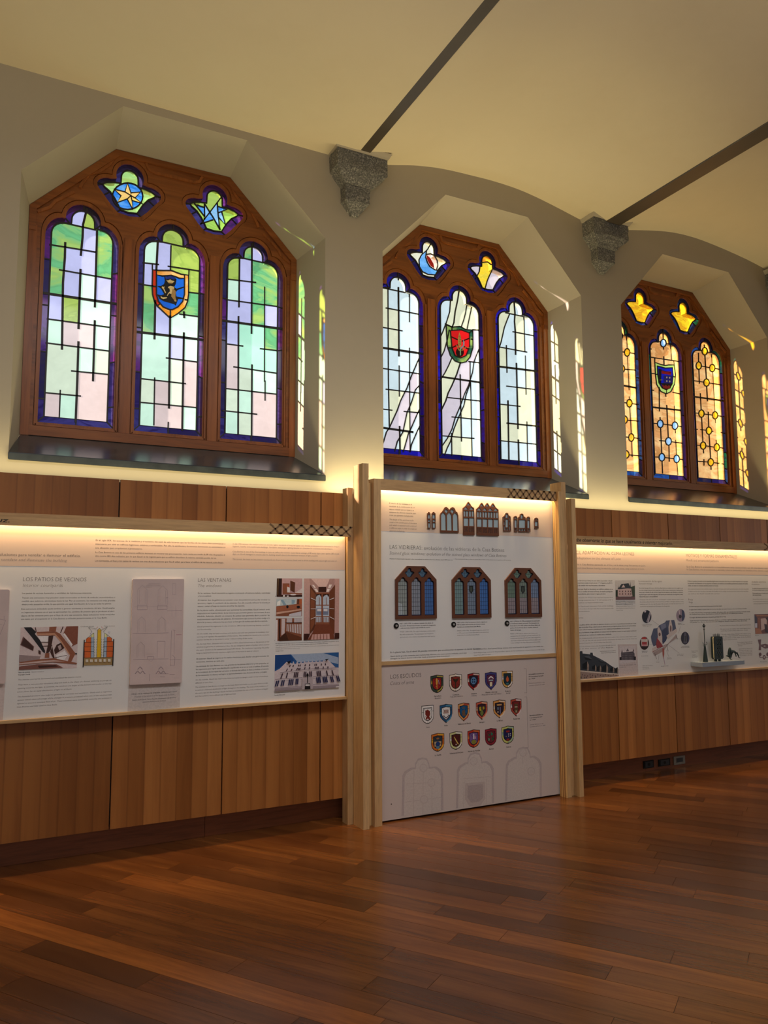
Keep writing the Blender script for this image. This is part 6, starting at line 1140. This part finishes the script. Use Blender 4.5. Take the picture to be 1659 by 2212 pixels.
P = [(sl_, [(150, 985), (160, 955), (205, 955), (210, 1000), (355, 1018), (360, 985), (405, 988), (412, 1035), (560, 1110), (660, 1165), (780, 1250), (850, 1290), (905, 1300), (905, 1390), (700, 1380), (350, 1350), (160, 1330)]),
     (srgb(28, 32, 38), [(235, 1070), (390, 1100), (400, 1130), (270, 1125)]), (srgb(80, 88, 96), [(240, 1065), (330, 1040), (400, 1120), (290, 1080)]), (srgb(28, 32, 38), [(480, 1090), (560, 1160), (660, 1178), (560, 1175)]), (srgb(80, 88, 96), [(485, 1085), (660, 1168), (560, 1150)])]
for x, y, s_ in ((300, 1150, 1.2), (455, 1215, .8), (545, 1225, .85), (670, 1205, 1.1), (800, 1255, .75), (882, 1265, .75)): P += [(srgb(20, 26, 32), [(x, y), (x - 80 * s_, y + 50 * s_), (x - 80 * s_, y + 120 * s_), (x, y + 130 * s_)]), (st_, [(x, y), (x + 26 * s_, y + 60 * s_), (x + 24 * s_, y + 150 * s_), (x - 8, y + 150 * s_)]), (srgb(110, 92, 86), rct(x + 2, y + 90 * s_, x + 10 * s_, y + 140 * s_))]
P += [(srgb(206, 192, 178), [(160, 1326), (905, 1392), (905, 1412), (700, 1400), (160, 1350)]), (srgb(150, 130, 122), [(160, 1350), (700, 1400), (905, 1412), (905, 1438), (165, 1494)])]
for i in range(14): P.append((srgb(96, 72, 66), rct(190 + i * 50, 1400 + (i % 3) * 12, 206 + i * 50, 1424 + (i % 3) * 12)))
for i in range(6): P.append((srgb(60, 50, 56), rct(165 + i * 52 + (i % 2) * 20, 1448, 180 + i * 52 + (i % 2) * 20, 1484 - i * 3)))
prt('roof_photo', R, fr3, P)
prt('grey_panel_print', R, fr3, [(srgb(202, 188, 186), [(890, 825), (1265, 818), (1290, 1410), (920, 1438)])], lift=.0003)
P = [(srgb(206, 196, 198), [(925, 860), (1232, 852), (1245, 1160), (940, 1200)]), (srgb(84, 78, 86), [(955, 985), (1190, 960), (1215, 1000), (1220, 1125), (960, 1130)]), (srgb(60, 54, 62), [(960, 985), (970, 920), (985, 980)]), (srgb(60, 54, 62), [(1180, 965), (1190, 900), (1205, 960)]), (srgb(110, 104, 112), [(1050, 960), (1080, 900), (1110, 955)]), (srgb(40, 34, 40), rct(925, 1070, 960, 1130)), (srgb(40, 34, 40), rct(1190, 1060, 1240, 1130))]
for yy in (1000, 1035, 1070, 1100):
    for k in range(9): P.append((srgb(140, 134, 140), rct(975 + k * 25, yy, 985 + k * 25, yy + 16)))
prt('old_building_photo', R, fr3, P, lift=.0006)
PG(R, fr3, ['Palacio de los Guzmanes, León', ('Fotografía antigua', .4)], 928, 1240, 930, 1275, 1245, 16, 't2', name='caption_text')
def oval(u, v, ru, rv, extra, lab): prt(lab, R, fr4, [(extra[0], ell(u, v, ru, rv, 28))] + extra[1:])
oval(258, 980, 98, 136, [srgb(32, 36, 52), (srgb(186, 176, 186), [(250, 1095), (320, 880), (345, 920), (300, 1110)]), (srgb(80, 76, 90), seg((262, 1100), (330, 900), 8)), (srgb(206, 196, 204), [(200, 860), (250, 850), (240, 890), (215, 900)])], 'gutter_photo')
oval(965, 955, 92, 130, [srgb(150, 134, 150), (srgb(60, 70, 100), [(985, 830), (1030, 860), (1050, 980), (1010, 1080), (990, 1060)]), (srgb(60, 52, 60), ell(955, 980, 30, 36)), (srgb(206, 190, 196), seg((930, 840), (940, 930), 18))], 'gargoyle_photo')
oval(1057, 1428, 88, 132, [srgb(48, 46, 60), (srgb(96, 92, 110), [(1040, 1310), (1080, 1310), (1100, 1540), (1020, 1540)]), (srgb(70, 72, 76), rct(1045, 1380, 1080, 1500)), (srgb(80, 86, 130), seg((1120, 1350), (1130, 1500), 12))], 'downpipe_photo')
oval(210, 1535, 98, 136, [srgb(66, 40, 40), (srgb(206, 196, 190), [(140, 1440), (280, 1440), (280, 1590), (150, 1595)]), (srgb(166, 62, 66), rct(160, 1505, 262, 1590)), (srgb(176, 60, 58), rct(160, 1410, 250, 1450)), (srgb(206, 150, 156), rct(160, 1560, 266, 1594)), (srgb(40, 26, 28), [(150, 1600), (280, 1598), (260, 1650), (170, 1650)])], 'chimney_photo')
bs_, cs_ = srgb(82, 90, 116), srgb(206, 192, 188)
P = [(bs_, [(345, 1400), (400, 1230), (480, 1220), (520, 1160), (640, 1100), (660, 1065), (830, 1050), (850, 1120), (870, 1240), (700, 1380), (660, 1480), (400, 1600), (360, 1500)]), (srgb(60, 66, 96), [(570, 1290), (690, 1190), (700, 1340), (660, 1480), (590, 1560)]), (srgb(120, 124, 150), [(540, 1150), (650, 1120), (660, 1200), (570, 1260)]),
     (cs_, [(480, 1240), (510, 1190), (560, 1290), (580, 1400), (580, 1560), (470, 1560), (490, 1400)]), (cs_, [(710, 1200), (740, 1050), (765, 1060), (790, 1180), (790, 1330), (720, 1350)]), (srgb(110, 80, 80), ell(525, 1350, 22, 40)), (srgb(110, 80, 80), ell(756, 1230, 16, 70)), (cs_, [(665, 1380), (880, 1220), (890, 1290), (700, 1450)]), (cs_, [(370, 1640), (470, 1590), (470, 1650), (370, 1720)]),
     (srgb(150, 60, 66), [(470, 1420), (560, 1540), (600, 1600), (470, 1640), (450, 1560)]), (srgb(170, 152, 148), [(380, 1730), (590, 1620), (680, 1560), (870, 1350), (880, 1420), (720, 1540), (600, 1700), (420, 1800)]), (srgb(140, 50, 60), seg((370, 1720), (660, 1560), 7)), (srgb(170, 90, 80), [(580, 1640), (620, 1640), (620, 1760), (600, 1860), (585, 1760)]), (srgb(190, 160, 190), seg((610, 1840), (635, 1980), 10)),
     (srgb(70, 60, 80), seg((670, 1550), (700, 1700), 6)), (srgb(70, 60, 80), seg((420, 1740), (460, 1860), 6)), (srgb(70, 60, 80), seg((860, 1350), (895, 1450), 6)), (srgb(110, 100, 110), seg((360, 1050), (510, 1160), 3)), (srgb(110, 100, 110), seg((955, 1180), (915, 1330), 3)), (srgb(110, 100, 110), seg((310, 1560), (380, 1562), 3)), (srgb(110, 100, 110), seg((860, 1440), (965, 1448), 3)), (srgb(110, 100, 110), seg((680, 1550), (930, 1740), 3)), (srgb(110, 100, 110), seg((660, 1680), (715, 1820), 3)), (srgb(110, 100, 110), seg((505, 1780), (490, 1900), 3))]
prt('roof_drawing', R, fr4, P)
for t, u, v, u1 in (('Canalones ocultos en cubierta', 158, 1160, 368), ('Hidden gutters', 180, 1186, 345), ('Gárgola', 905, 1130, 975), ('Salida del agua', 905, 1152, 1050), ('Bajante de piedra', 985, 1606, 1138), ('Stone downpipe', 970, 1630, 1150), ('Chimenea', 158, 1710, 278), ('de ladrillo', 165, 1732, 270), ('Brick chimney', 150, 1808, 292), ('Canal interior', 888, 1772, 1030), ('de la cornisa', 890, 1796, 1016), ('Desagüe', 455, 1934, 525), ('Bajante', 690, 1846, 770), ('interior', 680, 1868, 780), ('Recogida de aguas', 560, 2018, 708), ('Dibujo de la cubierta', 172, 2012, 382), ('Drawing', 175, 2045, 300), ('Archivo', 172, 2078, 312)):
    T(R, fr4, t, u, v, u1, 14, 't2', name='caption_text', off=0)
P = [(srgb(120, 74, 66), [(1385, -30), (1800, -40), (1800, 350), (1405, 368)]), (srgb(70, 66, 84), [(1385, -20), (1440, 40), (1440, 200), (1395, 240)]), (srgb(180, 120, 80), seg((1430, 0), (1800, 0), 14)), (srgb(190, 130, 90), seg((1475, 40), (1480, 340), 12)), (srgb(206, 180, 176), [(1510, 60), (1640, 40), (1620, 250), (1520, 300)]), (srgb(70, 40, 40), [(1600, 40), (1700, 20), (1700, 120), (1640, 100)]), (srgb(60, 36, 46), [(1580, 160), (1640, 180), (1660, 340), (1600, 330)]), (srgb(206, 206, 220), rct(1395, 150, 1440, 240)), (srgb(176, 116, 84), [(1400, 250), (1500, 260), (1540, 360), (1405, 368)])]
prt('doorway_photo', R, fr6, P)
P = [(srgb(120, 92, 96), [(1455, 480), (1520, 475), (1515, 560), (1520, 690), (1470, 690), (1480, 590)]), (srgb(120, 92, 96), [(1515, 580), (1600, 560), (1700, 590), (1700, 640), (1600, 660), (1520, 620)]), (srgb(176, 160, 160), ell(1590, 610, 20, 16)), (srgb(110, 84, 88), ell(1500, 775, 28, 36)), (srgb(110, 84, 88), ell(1650, 775, 28, 40)), (srgb(110, 84, 88), seg((1490, 800), (1500, 840), 12)), (srgb(110, 84, 88), seg((1490, 835), (1700, 830), 10)), (srgb(110, 84, 88), ell(1580, 832, 30, 46)), (srgb(200, 188, 188), ell(1580, 832, 13, 26))]
prt('door_handle_print', R, fr6, P)
# clear-edged shelf with three small bronzes
sx0, sz0 = pl(1518, 1431, -.30); 
def P3(u, v, y): x, z = fr6_(u, v, y); return x, z
def fr6_(u, v, y): return pl(1480 + u * 179 / 1659, 1330 + v * 179 / 1659, y)
YS = -.36
xa, zt_ = fr6_(345, 945, YS); xb, _q = fr6_(1186, 900, YS); _w, zbm = fr6_(345, 1030, YS)
bm = bmesh.new(); box(bm, xa, xb, YS, YB - .002, zbm, zt_); bev(bm, .0015); sh_ = done(bm, 'shelf', M['acrylic'], R)
zt_s = zt_ + .0005
ym = -.305
def at3(u, v, y=ym): return fr6_(u, v, y)
# spire
xb0, _ = at3(408, 900); xt0, _ = at3(362, 200)
sc_h = 0.0
s1 = empty('spire_sculpture', (xb0, ym, zt_s)); tag(s1, 'dark green spire with a cross finial and hooked arms, left end of the small shelf', 'sculpture', 'small bronzes on the shelf')
hh = lambda v: zt_s + (at3(400, v)[1] - at3(400, 905)[1])
rw = abs(at3(445, 900)[0] - at3(372, 900)[0]) / 2
bm = bmesh.new(); revolve(bm, xb0, ym, [(rw, zt_s), (rw * .96, zt_s + .004), (rw * .35, hh(600)), (rw * .22, hh(560))], 18); done(bm, 'cone', M['bronze'], s1, True)
bm = bmesh.new(); tube(bm, [(xb0, ym, hh(590)), (xb0, ym, hh(235))], .0032); done(bm, 'rod', M['bronze'], s1, True)
bm = bmesh.new(); revolve(bm, xb0, ym, [(.001, hh(262)), (.007, hh(250)), (.007, hh(244)), (.001, hh(232))], 12)
for dx_, dz_ in ((0, 0), (-.011, 0), (.011, 0), (0, .014), (0, -.010)):
    bmesh.ops.create_icosphere(bm, subdivisions=2, radius=.0068, matrix=Matrix.Translation((xb0 + dx_, ym, hh(185) + dz_)))
tube(bm, [(xb0, ym, hh(185)), (xb0, ym, hh(140))], [.004, .001]); done(bm, 'cross_finial', M['bronze'], s1, True)
for sgn, z1_, z2_ in ((-1, hh(545), hh(515)), (1, hh(560), hh(515)), (-1, hh(585), hh(562))):
    bm = bmesh.new(); tube(bm, [(xb0, ym, z1_), (xb0 + sgn * .014, ym - .004, z1_ - .002), (xb0 + sgn * .024, ym - .004, z1_ + .003), (xb0 + sgn * .026, ym - .002, z2_), (xb0 + sgn * .019, ym, z2_ + .003)], .0024, 6); done(bm, 'hooked_arm', M['bronze'], s1, True)
# pierced grille
gx0, _ = at3(565, 880); gx1, _ = at3(735, 880); gxm = (gx0 + gx1) / 2; gw = (gx1 - gx0) / 2
s2 = empty('grille_sculpture', (gxm, ym, zt_s)); tag(s2, 'dark oblong grille with cream lattice and spiky top, middle of the small shelf', 'sculpture', 'small bronzes on the shelf')
z0_, z9_ = hh(862), hh(405)
out_ = [(gxm - gw * .8, z0_), (gxm + gw * .8, z0_), (gxm + gw, z0_ + .012), (gxm + gw, z9_ - .016), (gxm + gw * .9, z9_), (gxm - gw * .9, z9_), (gxm - gw, z9_ - .016), (gxm - gw, z0_ + .012)]
hl = []; nx_c, nz_c = 3, 9; pw = gw * 1.2 / nx_c; ph_ = (z9_ - z0_ - .035) / nz_c
for j in range(nz_c):
    for i in range(nx_c + (j % 2) * -1):
        cx_ = gxm - gw * .6 + pw * (i + .5 + (j % 2) * .5); cz_ = z0_ + .012 + ph_ * (j + .5)
        hl.append([(cx_ - pw * .4, cz_), (cx_, cz_ - ph_ * .46), (cx_ + pw * .4, cz_), (cx_, cz_ + ph_ * .46)])
SL('body', M['bronze'], s2, [out_] + hl, ym - .02, ym - .012); SL('rear_shell', M['bronze'], s2, [out_], ym + .004, ym + .02)
SL('cream_lattice', M['creamlattice'], s2, [[(gxm + (a - gxm) * .9, z0_ + (b - z0_) * .98 + .002) for a, b in out_]], ym - .0115, ym + .0035)
bm = bmesh.new()
for i in range(9): xx = gxm - gw * .75 + i * gw * .1875; tube(bm, [(xx, ym, z9_), (xx + .001 * (i % 3 - 1), ym, z9_ + .02), (xx + .003 * (i % 3 - 1), ym, z9_ + .024 + .002 * (i % 2))], [.0026, .0018, .001], 6)
done(bm, 'spiky_crest', M['bronze'], s2)
for sg in (-1, 1): B('foot', M['bronze'], s2, gxm + sg * gw * .45 - .005, gxm + sg * gw * .45 + .005, ym - .012, ym + .012, zt_s, z0_, .001)
# crouching dragon
dx0, _ = at3(950, 870)
s3 = empty('dragon_sculpture', (dx0, ym, zt_s)); tag(s3, 'small dark green hunched dragon with curled claws, right end of the small shelf', 'sculpture', 'small bronzes on the shelf')
q3 = lambda u, v, y=0: (at3(u, 870)[0], ym + y, hh(v + (900 - 880) * 0 + 12))
me = bpy.data.meshes.new('body')
pts = [(890, 800, 0, .014), (885, 720, 0, .018), (905, 660, 0, .014), (912, 625, 0, .007), (960, 700, 0, .012), (1010, 730, 0, .009), (1045, 760, 0, .007), (1070, 800, 0, .005), (1075, 845, 0, .004), (1095, 860, -.006, .003),
       (880, 830, -.01, .007), (880, 865, -.012, .0045), (905, 870, -.02, .003), (950, 770, .008, .007), (940, 830, .01, .005), (950, 845, .014, .003), (850, 800, 0, .007), (820, 792, 0, .003), (1015, 790, 0, .004), (1020, 825, 0, .003), (1050, 790, 0, .003), (1055, 735, 0, .003)]
ed = [(0, 1), (1, 2), (2, 3), (1, 4), (4, 5), (5, 6), (6, 7), (7, 8), (8, 9), (0, 10), (10, 11), (11, 12), (4, 13), (13, 14), (14, 15), (0, 16), (16, 17), (5, 18), (18, 19), (19, 20), (6, 21)]
bm = bmesh.new(); skl = bm.verts.layers.skin.verify()
vv = [bm.verts.new(q3(u, v, y)) for u, v, y, r in pts]
for a_, b_ in ed: bm.edges.new((vv[a_], vv[b_]))
for x_, (u, v, y, r) in zip(vv, pts): x_[skl].radius = (r, r)
vv[1][skl].use_root = True
bm.to_mesh(me); bm.free(); ob_ = link('body', me, M['bronze'], s3)
ob_.modifiers.new('skin', 'SKIN').use_smooth_shade = True
ob_.modifiers.new('sub', 'SUBSURF').levels = 1
ob_.modifiers['sub'].render_levels = 2
